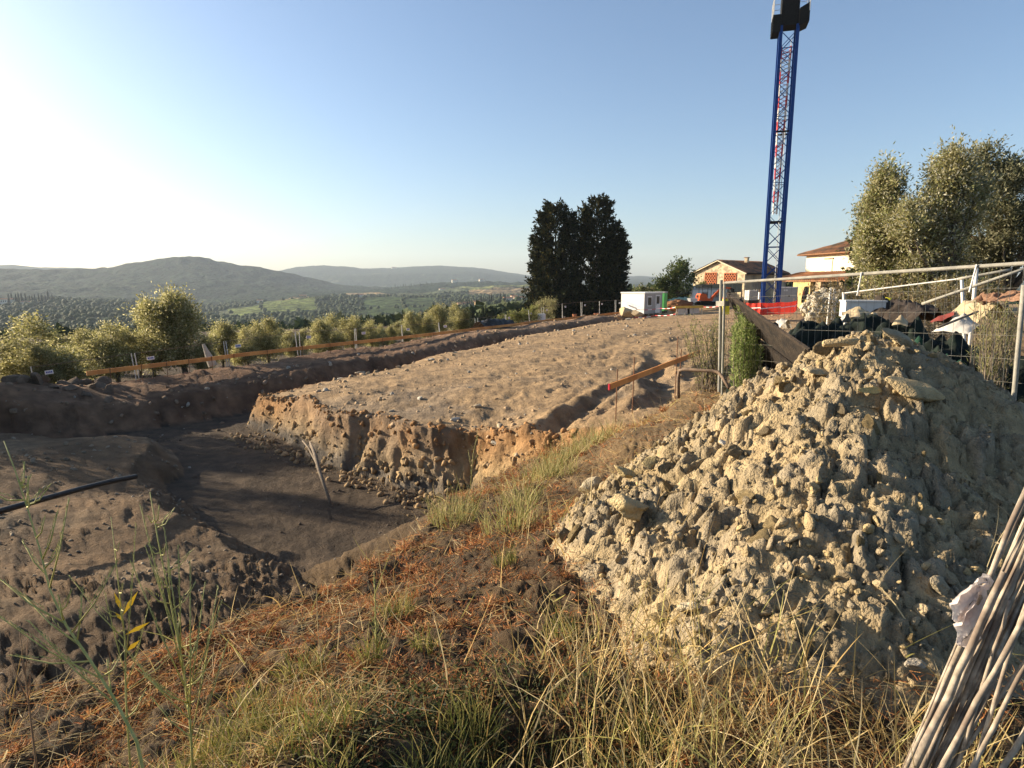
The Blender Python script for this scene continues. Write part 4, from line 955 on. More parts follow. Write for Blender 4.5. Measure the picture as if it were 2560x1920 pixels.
# ---- parked off-road car seen from behind
M_car = material('black_car_paint', (0.015, 0.017, 0.02), rough=0.3, spec=0.5); M_lamp = material('tail_lamp', (0.35, 0.02, 0.02), rough=0.3)
car = thing('parked_car', 'black off road car parked under the porch of the cream house', 'car', at(811, 303, 70), math.radians(-25))
prof = [(-0.95, 0.45), (0.95, 0.45), (0.98, 1.0), (0.93, 1.12), (0.80, 1.78), (0.72, 1.86), (-0.72, 1.86), (-0.80, 1.78), (-0.93, 1.12), (-0.98, 1.0)]
MB().prism(prof, 0, 3.0).build('body', M_car, car)
MB().prism([(-0.93, 0.45), (0.93, 0.45), (0.93, 1.05), (-0.93, 1.05)], 3.0, 4.3).build('bonnet', M_car, car)
MB().prism([(-0.72, 1.18), (0.72, 1.18), (0.66, 1.68), (-0.66, 1.68)], -0.02, -0.004).build('rear_window', M_glass, car)
for s in (-1, 1): MB().box(s * 0.86 - 0.09, -0.03, 0.85, s * 0.86 + 0.09, -0.004, 1.3).build('tail_lamp', M_lamp, car)
for y in (0.75, 3.4):
    for s in (-1, 1):
        t_ = MB().tube([(s * 0.92 - 0.1, y, 0.36), (s * 0.92 + 0.1, y, 0.36)], 0.37, 16).build('wheel', M_dark, car); MB().tube([(s * 0.92 - 0.11, y, 0.36), (s * 0.92 + 0.11, y, 0.36)], 0.2, 10).build('rim', M_steel, t_)
MB().box(-0.95, -0.1, 0.42, 0.95, -0.02, 0.65).build('bumper', M_dark, car); MB().box(-0.26, -0.115, 0.66, 0.26, -0.03, 0.78).build('number_plate', M_plastic, car)
w_ = MB().tube([(0.15, -0.22, 1.0), (0.15, -0.03, 1.0)], 0.33, 16).build('spare_wheel', M_dark, car)

# ---------------------------------------------------------------- boulders, pots, drum
C_TAN = (0.50, 0.385, 0.23); C_PALE = (0.52, 0.47, 0.38)
stone('boulder', 'large tan boulder beside the white end of the cabin', 'boulder', 627.5, 314, 60.5, (1.2, 0.9, 0.8), C_TAN, 501, sub=4, sink=0.3, drop=at(627.5, 314, 60.5).z)
stone('boulder', 'small tan boulder under the shadowed cabin corner', 'boulder', 637, 316, 59, (0.7, 0.5, 0.6), (0.4, 0.31, 0.2), 502, sink=0.3, drop=at(637, 315.5, 59).z)
stone('concrete_block', 'square pale block below the tan boulder at the cabin', 'block', 628.5, 320, 56, (0.36, 0.3, 0.26), C_PALE, 503, cuts=14, rough=0.05)
stone('boulder', 'big rounded yellowish boulder right of the red net', 'boulder', 808.5, 313, 38, (0.62, 0.5, 0.52), C_TAN, 504, sub=4, drop=-at(808, 313, 38).z * -1, sink=0.4)
stone('boulder', 'smooth whitish boulder lying on the rubble behind the yellowish one', 'boulder', 822, 305, 40, (0.42, 0.35, 0.3), C_PALE, 505, drop=at(822, 305, 40).z, sink=0.3, rough=0.1)
def rubble_heap(name, label, p, rx, ry, hz, n, smin, smax, cols, seed):
    root = thing(name, label, 'rubble', p); r = np.random.default_rng(seed)
    V, F = ICO[3]; f = 1 + 0.2 * fbm(V[:, 0] * 2 + seed, V[:, 1] * 2, V[:, 2] * 2, oct=3, seed=seed)
    link('core', mesh_from('core', V * f[:, None] * np.array([rx, ry, hz]) * 0.93, F, M_clod, True, np.repeat(np.array(cols[0])[None] * 0.8, len(V), 0)), root)
    me = [[mesh_from('rock', *rock_shape(2, seed * 7 + k, 0.25, 8, 0.85), M_clod, True, np.repeat(np.array(c)[None], len(ICO[2][0]), 0)) for k in range(3)] for c in cols]
    for i in range(n):
        d = r.normal(size=3); d[2] = abs(d[2]); d /= np.linalg.norm(d); s = r.uniform(smin, smax)
        o = link('rock', me[r.integers(len(cols))][r.integers(3)], root, (d[0] * rx, d[1] * ry, d[2] * hz)); o.scale = (s, s * 0.9, s * 0.8); o.rotation_euler = r.uniform(0, 6, 3)
    return root
rubble_heap('rubble_heap', 'heap of pale broken stones behind the white plastic pipes', at(832, 311, 34), 1.5, 1.2, 1.15, 70, 0.12, 0.36, [C_PALE, C_TAN, (0.56, 0.50, 0.40)], 31)
rubble_heap('rubble_heap', 'low heap of tan stones in front of the yellowish boulder', at(818, 315, 33), 0.7, 0.6, 0.4, 30, 0.1, 0.24, [C_PALE, C_TAN], 33)
tag(MB().lathe([(0.0, -0.1), (0.34, -0.1), (0.36, 0.3), (0.37, 0.9), (0.33, 0.98), (0.0, 0.99)], (0, 0, 0), 18).build('white_drum', M_plastic, None, at(541.5, 324.5, 56)), 'white plastic drum standing behind the orange board near the cypresses', 'drum')
for (u, v, s, lab) in ((574.5, 315, 0.20, 'tall terracotta pot in front of the fence under the cypresses'), (596.5, 311, 0.27, 'wide terracotta pot at the foot of the right cypress')):
    p_ = thing('terracotta_pot', lab, 'pot', at(u, v, 64)); p_.location.z = gz(p_.location.x, p_.location.y) - 0.03; p_.scale = (1, 1, 0.75)
    MB().lathe([(0.0, 0), (s * 0.6, 0), (s, 0.55), (s, 0.7), (s * 1.12, 0.72), (s * 1.12, 0.82), (s * 0.95, 0.82), (s * 0.9, 0.72)], (0, 0, 0), 14).build('pot', M_terra, p_, smooth_shade=False)
    MB().lathe([(0.0, 0.68), (s * 0.9, 0.70), (0.0, 0.74)], (0, 0, 0), 10).build('soil', M_oldwood, p_)
q = [at(478, 329, 47), at(490, 328, 48), at(508, 325.5, 50)]
drape('black_sheeting', 'black plastic sheeting heaped behind the fence near the pale bushes', 'plastic sheet', q, [0.55, 0.75, 0.5], 0.9, M_blackpipe, 71, 26, 14, 0.2, freq=1.6)
# white mesh sleeve by the big olive
sl = MB().lathe([(0.30, 0.0), (0.27, 0.4), (0.19, 0.8), (0.12, 1.2), (0.08, 1.4)], (0, 0, 0), 10).build('tree_sleeve', material('white_mesh_sleeve', (0.50, 0.47, 0.40), (0.34, 0.32, 0.27), scale=30, rough=0.9, trans=0.3, bump=0.5, bscale=40), None, at(213, 366, 30.5)); sl.rotation_euler = (0, -0.35, 0); sl.scale = (0.75, 0.75, 0.85)
tag(sl, 'white mesh sleeve tilted beside the tall olive tree', 'mesh sleeve')

# ---------------------------------------------------------------- netting, cloths and junk behind the near fence
ax = [Vector((4.2, 10.5, 0)), Vector((4.7, 9.95, 0)), Vector((5.1, 9.25, 0)), Vector((5.6, 8.5, 0)), Vector((5.95, 8.0, 0)), Vector((6.25, 7.5, 0)), Vector((6.7, 6.7, 0)), Vector((7.2, 5.9, 0))]
tops = [-0.95, -0.6, -0.42, -0.56, -0.68, -0.86, -1.08, -1.28]
for q in ax: q.z = gz(q.x, q.y) - 0.05
drape('shade_netting', 'big crumpled heap of black green shade netting behind the near fence', 'netting', ax, [t - q.z for t, q in zip(tops, ax)], 1.0, M_net, 81, 150, 70, 0.12, freq=2.2)
gx_ = [Vector((4.95, 8.45, 0)), Vector((5.25, 7.95, 0)), Vector((5.45, 7.5, 0)), Vector((5.6, 7.05, 0))]
for q in gx_: q.z = gz(q.x, q.y) + 0.05
drape('green_netting', 'bright green netting bunched on top of the black netting', 'netting', gx_, [0.84, 0.98, 0.86, 0.48], [0.35, 0.5, 0.55, 0.4], M_greennet, 91, 90, 60, 0.07, freq=3.2)
bxp = thing('polystyrene_box', 'long white box half covered by a beige canvas', 'box', at(845, 316, 11.0), -0.25)
MB().box(0, 0, 0, 0.64, 0.4, 0.27).build('body', M_plastic, bxp); MB().box(-0.015, -0.015, 0.27, 0.655, 0.415, 0.30).build('lid', M_plastic, bxp)
bxp.location.z -= 0.02
q = [at(842, 318, 10.4), at(856, 316, 10.3), at(876, 318, 10.2)]
drape('beige_canvas', 'beige canvas crumpled over the long white box', 'canvas', q, [0.08, 0.15, 0.08], 0.26, M_cloth, 95, 40, 24, 0.05, freq=4)
q = [at(838, 323.5, 9.6), at(846, 322, 9.5)]
drape('white_sheet', 'scrap of white sheet tucked into the black netting', 'sheet', q, [0.05, 0.12], 0.14, M_sack, 97, 12, 10, 0.05, freq=5)
q = [at(895, 325, 8.6), at(901, 324, 8.55), at(908, 326, 8.5)]
drape('beige_canvas', 'small peaked beige cloth poking out of the black netting', 'canvas', q, [0.03, 0.14, 0.05], 0.16, M_cloth, 99, 14, 10, 0.04, freq=4)
q = [at(950, 332, 8.9), at(962, 331, 8.7), at(980, 333, 8.5)]
drape('white_sack', 'bulging white woven sack beside the pale grass', 'sack', q, [0.10, 0.26, 0.10], 0.30, M_sack, 103, 30, 24, 0.035, freq=3)
q = [at(966, 318, 10.4), at(978, 320, 10.0), at(996, 328, 9.4)]
drape('tarpaulin', 'stiff cream tarpaulin standing up behind the white sack', 'tarpaulin', q, [0.30, 0.34, 0.4], 0.3, M_cloth, 105, 34, 20, 0.05, freq=2.5)
q = [at(931, 322, 9.6), at(942, 320, 9.5), at(955, 315, 9.4)]
drape('red_cloth', 'dark red cloth lying on the junk behind the green netting', 'cloth', q, [0.05, 0.1, 0.06], 0.14, M_oldred, 107, 16, 10, 0.06, freq=4)
q = [at(878, 316, 11.2), at(900, 320, 10.8), at(932, 325, 10.2)]
drape('brush_mat', 'brown mat of dry brushwood behind the netting heap', 'brushwood', q, [0.35, 0.36, 0.28], 0.5, M_oldwood, 109, 40, 20, 0.12, freq=5)
q = [at(985, 300, 9.6), at(1004, 302, 9.2), at(1032, 300, 8.8)]
drape('orange_netting', 'faded orange netting rolled up beside the fence post', 'netting', q, [0.05, 0.12, 0.18], 0.24, M_orangenet, 111, 40, 24, 0.12, freq=5)
q = [at(879.5, 302, 13.0), at(890, 302, 13.0)]
drape('yellow_bag', 'crumpled yellow bag behind the white box', 'bag', q, [0.08, 0.1], 0.18, M_yellow, 113, 12, 10, 0.06, freq=5)
q = [at(777, 329, 12.6), at(787, 328, 12.4)]
drape('grey_sack', 'pale grey sack leaning behind the weathered board panel', 'sack', q, [0.22, 0.26], 0.2, M_sack, 115, 14, 12, 0.06, freq=4)
# ---------------------------------------------------------------- houses
def stone_material():
    m = material('rubble_stone_wall', (0.5, 0.4, 0.25), (0.4, 0.33, 0.22), scale=6, rough=0.95, bump=0.6, bscale=8, bdist=0.06)
    t = m.node_tree; N = t.nodes; L = t.links; b = next(n for n in N if n.type == 'BSDF_PRINCIPLED')
    tc = next(n for n in N if n.type == 'TEX_COORD'); v = N.new('ShaderNodeTexVoronoi'); v.inputs['Scale'].default_value = 3.2
    L.new(tc.outputs['Object'], v.inputs['Vector']); r = N.new('ShaderNodeValToRGB')
    sp = N.new('ShaderNodeSeparateColor'); L.new(v.outputs['Color'], sp.inputs[0]); L.new(sp.outputs[0], r.inputs[0])
    e = r.color_ramp.elements; e[0].color = (0.50, 0.40, 0.25, 1); e[1].color = (0.36, 0.29, 0.19, 1)
    x = e.new(0.45); x.color = (0.58, 0.48, 0.32, 1); x = e.new(0.8); x.color = (0.30, 0.235, 0.16, 1)
    L.new(r.outputs[0], b.inputs['Base Color']); return m
M_stone = stone_material()
M_tile = material('roof_tile', (0.20, 0.095, 0.05), (0.32, 0.155, 0.08), scale=3, rough=0.9, bump=0.4, bscale=10, c3=(0.10, 0.07, 0.05), s3=0.8)
M_tile2 = material('porch_tile', (0.30, 0.125, 0.055), (0.38, 0.18, 0.085), scale=3, rough=0.9, c3=(0.22, 0.10, 0.05), s3=0.9)
M_cream = material('cream_render', (0.72, 0.64, 0.46), (0.66, 0.58, 0.41), scale=0.8, rough=0.95, bump=0.15, bscale=20)
M_ochre = material('ochre_render', (0.52, 0.39, 0.17), (0.46, 0.35, 0.15), scale=1.5, rough=0.95)
M_plaster = material('stained_plaster', (0.38, 0.28, 0.17), (0.48, 0.37, 0.23), scale=0.6, rough=0.95, c3=(0.22, 0.17, 0.12), s3=0.5)
M_brick = material('red_brick', (0.42, 0.12, 0.05), (0.50, 0.17, 0.07), scale=9, rough=0.9)
M_void = material('dark_interior', (0.012, 0.01, 0.009), rough=0.95)
M_eave = material('eave_timber', (0.20, 0.10, 0.05), (0.28, 0.14, 0.07), scale=4, rough=0.85)
def tiled(p00, p10, p11, p01, waves, amp, rows=8):
    """corrugated sheet: p00-p10 is the eave, p01-p11 the ridge side"""
    p00, p10, p11, p01 = map(Vector, (p00, p10, p11, p01)); V = []; n = waves * 4
    nr = ((p10 - p00).cross(p01 - p00)).normalized()
    if nr.z < 0: nr = -nr
    for j in range(rows + 1):
        for step in ((0,) if j == 0 else (0,)):
            for i in range(n + 1):
                s = i / n; t = j / rows
                p = p00.lerp(p10, s).lerp(p01.lerp(p11, s), t)
                V.append(tuple(p + nr * (amp * (0.5 + 0.5 * math.cos(i / 4 * 2 * math.pi)) + amp * 0.25 * (j % 2))))
    F = [(j * (n + 1) + i, j * (n + 1) + i + 1, (j + 1) * (n + 1) + i + 1, (j + 1) * (n + 1) + i) for j in range(rows) for i in range(n)]
    m = MB(); m.add(V, F); k = len(V); m.add([tuple(Vector(v) - nr * 0.12) for v in V], [f[::-1] for f in F]); return m
# stone barn: local x along the gable (to the left-back), local y along the long side (to the right-back)
c0 = at(743.2, 303, 95); BW, BL, BE, BR = 9.3, 12.4, 5.0, 6.75
zg = gz(c0.x, c0.y)
barn = thing('stone_house', 'rubble stone house with two red brick lattice windows in its gable', 'house', (c0.x, c0.y, zg - 0.1), math.radians(180 - 52))
# x axis of the local frame points to (-cos33.5, sin33.5); y axis then points to (-sin33.5.., ) so the long side runs along -y
BE += -0.15
def P(x, y, z): return (x, -y, z)
m = MB()
m.add([P(0, 0, 0), P(BW, 0, 0), P(BW, 0, BE), P(BW / 2, 0, BR), P(0, 0, BE), P(0, 0.45, 0), P(BW, 0.45, 0), P(BW, 0.45, BE), P(BW / 2, 0.45, BR), P(0, 0.45, BE)], [(0, 1, 2, 3, 4), (9, 8, 7, 6, 5), (0, 5, 6, 1), (1, 6, 7, 2), (2, 7, 8, 3), (3, 8, 9, 4), (4, 9, 5, 0)]).build('gable_wall', M_stone, barn)
MB().add([P(0, 0.45, 0), P(0, BL, 0), P(0, BL, BE), P(0, 0.45, BE), P(BW, 0.45, 0), P(BW, BL, 0), P(BW, BL, BE), P(BW, 0.45, BE)], [(0, 1, 2, 3), (7, 6, 5, 4), (1, 5, 6, 2), (0, 4, 5, 1), (3, 2, 6, 7)]).build('side_wall', M_plaster, barn)
oh = 0.45; sl = (BR - BE) / (BW / 2)
for s in (0, 1):
    ex_ = -oh if s == 0 else BW + oh
    rf = tiled(P(ex_, -0.35, BE - oh * sl + 0.12), P(ex_, BL + 0.4, BE - oh * sl + 0.12), P(BW / 2, BL + 0.4, BR + 0.12), P(BW / 2, -0.35, BR + 0.12), 34, 0.10).build('roof', M_tile, barn)
    if s == 0: MB().box(2.6, -5.2, BR - 0.2, 3.1, -4.7, BR + 0.55).build('chimney', M_stone, rf); MB().box(2.5, -5.3, BR + 0.55, 3.2, -4.6, BR + 0.63).build('chimney_cap', M_tile, rf)
MB().tube([P(-oh, -0.38, BE - oh * sl), P(BW / 2, -0.38, BR + 0.02)], 0.09, 5).build('verge', M_cream, barn); MB().tube([P(BW + oh, -0.38, BE - oh * sl), P(BW / 2, -0.38, BR + 0.02)], 0.09, 5).build('verge', M_cream, barn)
MB().tube([P(-oh - 0.08, -0.3, BE - oh * sl), P(-oh - 0.08, BL + 0.4, BE - oh * sl)], 0.08, 6).build('gutter', M_dark, barn)
for (x0, x1, z0, z1) in ((1.5, 3.5, 2.75, 4.75), (5.0, 7.0, 2.75, 4.85)):
    wdw = MB().box(x0, 0.003, z0, x1, 0.03, z1).build('lattice_window', M_void, barn)
    k = MB()
    k.box(x0 - 0.08, 0.003, z0 - 0.1, x0 + 0.03, 0.10, z1 + 0.1); k.box(x1 - 0.03, 0.003, z0 - 0.1, x1 + 0.08, 0.10, z1 + 0.1); k.box(x0 + 0.031, 0.003, z1 - 0.02, x1 - 0.031, 0.10, z1 + 0.1); k.box(x0 + 0.031, 0.003, z0 - 0.1, x1 - 0.031, 0.10, z0 + 0.02)
    rows = 7
    for j in range(rows):
        zz = z0 + 0.05 + (z1 - z0 - 0.1) * j / rows; hh = (z1 - z0) / rows
        if j: k.box(x0 + 0.032, 0.031, zz - 0.03, x1 - 0.032, 0.085, zz + 0.03)
        for i in range(4):
            xx = x0 + 0.2 + (x1 - x0 - 0.25) * (i + (0.5 if j % 2 else 0.0)) / 4
            if xx < x1 - 0.15: k.box(xx, 0.031, zz + 0.031, xx + 0.15, 0.08, zz + hh - 0.031)
    k.build('brick_lattice', M_brick, wdw)
aw = MB().add([(-0.03, -y, z) for (y, z) in [(4.6, 2.4)] + [(5.1 - 0.5 * math.cos(t * math.pi / 6), 4.0 + 0.5 * math.sin(t * math.pi / 6)) for t in range(7)] + [(5.6, 2.4)]], [tuple(range(9))]).build('arched_opening', M_void, barn)

# cream farmhouse: front wall runs towards the viewer on the right
a0 = at(803, 303, 75); zg = gz(a0.x, a0.y); b0 = Vector((39.2, 58.0, 0)); dd = Vector((b0.x - a0.x, b0.y - a0.y, 0)); HL = dd.length
farm = thing('farmhouse', 'cream rendered farmhouse with a hipped tile roof and a tiled porch', 'house', (a0.x, a0.y, zg - 0.1), math.atan2(dd.y, dd.x))
EZ = 3.45 - (zg - 0.1); HD = 9.0            # local x along the front, +y away from the viewer (behind the wall)
MB().box(0, 0, 0, HL, HD, EZ).build('wall', M_cream, farm)
rz = 2.0; o_ = 0.7
E0, E1, E2, E3 = (-o_, -o_, EZ), (HL + o_, -o_, EZ), (HL + o_, HD + o_, EZ), (-o_, HD + o_, EZ); R0, R1 = (HD / 2, HD / 2, EZ + rz), (HL - HD / 2, HD / 2, EZ + rz)
rf = tiled(E0, E1, R1, R0, 62, 0.14, 8).build('roof', M_tile, farm)
tiled(E3, E0, R0, (HD / 2 - 0.01, HD / 2 + 0.01, EZ + rz), 36, 0.14, 8).build('roof_hip', M_tile, farm)
tiled(E2, E3, R0, R1, 40, 0.12, 6).build('roof_back', M_tile, farm)
MB().box(-o_ + 0.05, -o_ + 0.05, EZ - 0.10, HL + o_ - 0.05, HD + o_ - 0.05, EZ - 0.02).build('eaves', M_eave, farm)
MB().tube([(-o_, -o_ - 0.05, EZ - 0.02), (HL + o_, -o_ - 0.05, EZ - 0.02)], 0.08, 6).build('gutter', M_eave, farm)
ch = MB().box(4.6, 3.1, EZ + 1.0, 5.2, 3.7, EZ + 2.7).build('chimney', M_cream, rf)
k = MB()
for x in (4.62, 5.04):
    for y in (3.12, 3.52): k.box(x, y, EZ + 2.7, x + 0.14, y + 0.14, EZ + 3.0)
k.box(4.55, 3.05, EZ + 3.0, 5.25, 3.75, EZ + 3.1); k.build('chimney_cowl', M_dark, farm)
wz = 3.2
wd_ = MB().box(3.3, -0.05, wz + 0.6, 4.5, -0.003, wz + 2.35).build('window', M_cream, farm)
MB().box(3.35, -0.09, wz + 0.6, 3.88, -0.052, wz + 2.25).build('shutter', M_plastic, wd_); MB().box(3.92, -0.09, wz + 0.6, 4.45, -0.052, wz + 2.25).build('shutter', M_plastic, wd_); MB().box(3.2, -0.1, wz + 2.352, 4.6, -0.003, wz + 2.52).build('lintel', M_plaster, wd_)
wd_ = MB().box(9.3, -0.05, wz + 0.6, 10.5, -0.003, wz + 2.35).build('window', M_glass, farm); MB().box(9.2, -0.1, wz + 2.352, 10.6, -0.003, wz + 2.52).build('lintel', M_plaster, wd_)
# porch
pz1 = 1.35 - (zg - 0.1); pz0 = pz1 - 0.85; PDp = 3.0
tiled((-2.2, -PDp, pz0), (HL, -PDp, pz0), (HL, -0.02, pz1), (-0.6, -0.02, pz1), 58, 0.13, 6).build('porch_roof', M_tile2, farm)
MB().box(-2.1, -PDp + 0.05, pz0 - 0.22, HL, -PDp + 0.2, pz0 - 0.03).build('porch_beam', M_eave, farm)
for x, w_, mt in ((-1.9, 0.5, M_ochre), (1.6, 3.0, M_ochre), (5.4, 0.8, M_plaster), (9.0, 0.5, M_plaster), (12.5, 0.5, M_plaster)):
    MB().box(x, -PDp + 0.25, 0, x + w_, -PDp + 0.65, pz0 - 0.22).build('pillar' if w_ < 1 else 'porch_wall', mt, farm)
MB().box(-0.003, -0.02, 0, HL, -0.004, pz0 - 0.1).build('porch_back_wall', M_plaster, farm)
for x in (0.4, 4.6, 7.0): MB().box(x, -0.06, 0, x + 1.4, -0.022, 2.2).build('doorway', M_void, farm)
# ---------------------------------------------------------------- plants
M_leaf = material('foliage', (0.8, 0.8, 0.8), (1.2, 1.2, 1.2), scale=3, rough=0.6, attr='col', trans=0.55, spec=0.25)
M_dleaf = material('dark_foliage', (0.8, 0.8, 0.8), (1.2, 1.2, 1.2), scale=2, rough=0.8, attr='col', trans=0.1, spec=0.1)
M_trunk = material('tree_bark', (0.10, 0.08, 0.06), (0.17, 0.14, 0.105), scale=9, rough=0.95, bump=0.7, bscale=30)
def unit(v): return v / (np.linalg.norm(v, axis=-1, keepdims=True) + 1e-9)
def leaf_mesh(name, P, D, L, W, cols, mat, r, fold=0.0):
    """diamond leaves: base point P, direction D, length L, width W"""
    n = len(P); side = unit(np.cross(D, r.normal(size=(n, 3)))); up = np.cross(side, D)
    L = np.broadcast_to(L, n)[:, None]; W = np.broadcast_to(W, n)[:, None]
    mid = P + D * L * 0.45
    V = np.stack([P, mid + side * W / 2 + up * L * fold, P + D * L, mid - side * W / 2 + up * L * fold], 1).reshape(-1, 3)
    F = np.arange(4 * n).reshape(-1, 4)
    return mesh_from(name, V, F, mat, False, np.repeat(cols, 4, 0))
def pick_cols(pal, n, r, var=0.2):
    pal = np.array(pal); c = pal[r.integers(0, len(pal), n)]; return c * (1 + var * r.uniform(-1, 1, (n, 1)))
PAL_OLIVE = [(0.25, 0.235, 0.085), (0.31, 0.285, 0.115), (0.38, 0.345, 0.16), (0.18, 0.18, 0.06), (0.50, 0.46, 0.27)]
PAL_OLIVE_R = [(0.27, 0.245, 0.11), (0.36, 0.33, 0.165), (0.42, 0.38, 0.21), (0.20, 0.19, 0.08), (0.56, 0.54, 0.42), (0.27, 0.28, 0.12)]
PAL_CYP = [(0.020, 0.027, 0.012), (0.028, 0.034, 0.014), (0.015, 0.021, 0.011), (0.045, 0.042, 0.016)]
PAL_GREEN = [(0.07, 0.10, 0.03), (0.10, 0.13, 0.04), (0.05, 0.08, 0.025), (0.14, 0.15, 0.05)]
def tree_parts(root, lobes, r, trunk_h, trunk_r, clump_r, n_leaf, leaf_l, leaf_w, pal, up=0.25, mat=M_leaf, limbs=7, lean=(0, 0), shell=0.55, twig=True, stems=1):
    """lobes: (x, y, z, rx, ry, rz, number of clumps)"""
    C = []
    for (x, y, z, rx, ry, rz_, n) in lobes:
        d = unit(r.normal(size=(n, 3))); rad = (shell + (1 - shell) * r.random((n, 1))) ** 0.8
        C.append(np.array([x, y, z]) + d * rad * np.array([rx, ry, rz_]))
    C = np.concatenate(C); per = np.maximum(1, (n_leaf * r.uniform(0.4, 1.6, len(C)) / len(C)).astype(int))
    idx = np.repeat(np.arange(len(C)), per); n = len(idx)
    cr_ = clump_r * r.uniform(0.5, 1.3, len(C))
    off = r.normal(size=(n, 3)) * cr_[idx][:, None] * np.array([0.55, 0.55, 0.6])
    Pp = C[idx] + off
    D = unit(unit(off) * 0.6 + r.normal(size=(n, 3)) * 0.7 + np.array([0, 0, up]))
    tint = 1 + 0.22 * r.normal(size=len(C))
    cols = pick_cols(pal, n, r) * np.clip(tint[idx], 0.55, 1.5)[:, None]
    k_ = max(30, n_leaf // 500); q_ = C[np.argsort(-C[:, 2] + 0.6 * clump_r * r.normal(size=len(C)))[:max(8, len(C) // 2)]]; sp_ = q_[r.integers(0, len(q_), k_)]; dv_ = unit(r.normal(size=(k_, 3)) * 0.7 + np.array([0, 0, 1.0])); ln_ = clump_r * r.uniform(0.8, 2.4, (k_, 1)); j_ = np.repeat(np.arange(k_), 22); t_ = r.random((len(j_), 1))
    P2 = sp_[j_] + dv_[j_] * ln_[j_] * t_ + r.normal(size=(len(j_), 3)) * leaf_l * 0.25; Pp = np.concatenate([Pp, P2]); D = np.concatenate([D, unit(dv_[j_] + r.normal(size=(len(j_), 3)) * 0.5)]); cols = np.concatenate([cols, pick_cols(pal, len(j_), r)]); n = len(Pp)       # loose sprigs
    link('crown', leaf_mesh('crown', Pp, D, leaf_l * r.uniform(0.6, 1.3, n), leaf_w * r.uniform(0.7, 1.2, n), cols, mat, r), root)
    m = MB(); fork = Vector((lean[0], lean[1], trunk_h))
    for s in range(stems):
        b = Vector((0.25 * s * math.cos(s * 2.1), 0.25 * s * math.sin(s * 2.1), -0.25))
        m.tube([b, b * 0.7 + fork * 0.5 + Vector((r.uniform(-.06, .06), r.uniform(-.06, .06), 0)), fork], [trunk_r * 1.25, trunk_r, trunk_r * 0.85], 8)
    pick = r.choice(len(C), min(limbs, len(C)), replace=False)
    for k in pick:
        e = Vector(C[k]); mid = fork.lerp(e, 0.5) + Vector((r.uniform(-.2, .2), r.uniform(-.2, .2), r.uniform(0, .25))) * trunk_h * 0.4
        m.tube([fork - Vector((0, 0, 0.1)), fork.lerp(mid, 0.6), mid, e], [trunk_r * 0.6, trunk_r * 0.45, trunk_r * 0.3, trunk_r * 0.08], 5)
    m.build('trunk', M_trunk, root, smooth_shade=True)
def olive_root(label, seed, group=None, pal=PAL_OLIVE, n_leaf=17000, leaf=0.15):
    r = np.random.default_rng(seed); t = thing('olive_tree', label, 'tree', group=group)
    lobes = []
    for k in range(r.integers(4, 6)):
        a = r.uniform(0, 6.28); q = r.uniform(0.5, 1.25)
        lobes.append((q * math.cos(a), q * math.sin(a), r.uniform(1.2, 3.4), r.uniform(0.7, 1.1), r.uniform(0.7, 1.1), r.uniform(0.7, 1.1), 22))
    lobes.append((0, 0, 3.6, 0.75, 0.75, 0.85, 14)); lobes.append((0, 0, 1.7, 1.5, 1.5, 1.0, 30))
    tree_parts(t, lobes, r, 1.15, 0.14, 0.42, n_leaf, leaf, leaf * 0.4, pal, limbs=9)
    return t
GO = 'olive trees on the slope beyond the far fence'
LAB = 'silvery olive tree on the slope behind the far mesh fence'
protos = [olive_root(LAB, 900 + k, GO) for k in range(4)]
def fence_off(u, off):
    q = np.array(FENCE_P0) + np.array([-FENCE_D[1], FENCE_D[0]]) * off
    return line_pt(u, tuple(q), tuple(FENCE_D))
olives = [  # u, top v, distance behind fence, width factor, own label
    (28, 318, 5, 1.5, 'broad dark olive tree at the end of the fence above the stony bank'), (88, 329, 8, 1.0, None), (115, 322, 6, 1.1, None), (182, 291, 4.5, 1.02, 'tallest olive tree with a dark forked trunk behind the orange board'), (152, 300, 5.5, 0.8, 'olive tree leaning against the tallest one with a bare top twig'),
    (60, 333, 14, 1.2, None), (138, 332, 9, 1.0, None), (222, 322, 7, 0.9, None), (247, 328, 4, 0.9, None), (268, 318, 5, 1.0, None), (290, 330, 8, 1.0, None), (318, 320, 5, 0.95, None), (332, 315, 6, 1.0, None), (352, 316, 5.5, 1.05, None), (372, 320, 6, 1.0, None),
    (392, 326, 6, 0.8, None), (406, 322, 5, 0.8, None), (412, 312, 6.5, 1.0, None), (428, 313, 6, 0.9, None), (442, 305, 6.5, 1.1, None), (455, 304, 7, 1.0, None), (466, 309, 6, 0.9, None), (474, 318, 5, 0.8, None), (75, 338, 20, 1.2, None), (110, 336, 18, 1.1, None), (130, 338, 15, 1.0, None), (215, 331, 14, 1.1, None), (235, 332, 18, 1.1, None), (258, 330, 15, 1.1, None), (280, 328, 16, 1.2, None), (305, 328, 14, 1.1, None), (322, 327, 18, 1.2, None), (342, 326, 15, 1.1, None), (362, 325, 17, 1.2, None), (382, 324, 14, 1.1, None), (400, 322, 15, 1.1, None), (420, 320, 15, 1.1, None), (15, 338, 16, 1.2, None), (205, 334, 3.5, 0.8, None), (300, 336, 3.0, 0.8, None), (384, 330, 3.2, 0.8, None), (40, 345, 3, 1.0, None)]
used = [False] * 4
for i, (u, v, off, wf, lab) in enumerate(olives):
    x, y = fence_off(u, off); zg = gz(x, y); zt = -ratio(v) * y; s = max(0.25, (zt - zg) / 4.55); k = i % 4
    o = protos[k] if not used[k] else dup(protos[k], (0, 0, 0)); used[k] = True
    o.location = (x, y, zg); o.rotation_euler = (0, 0, i * 1.9); o.scale = (s * wf, s * wf, s)
    o['label'] = lab or LAB
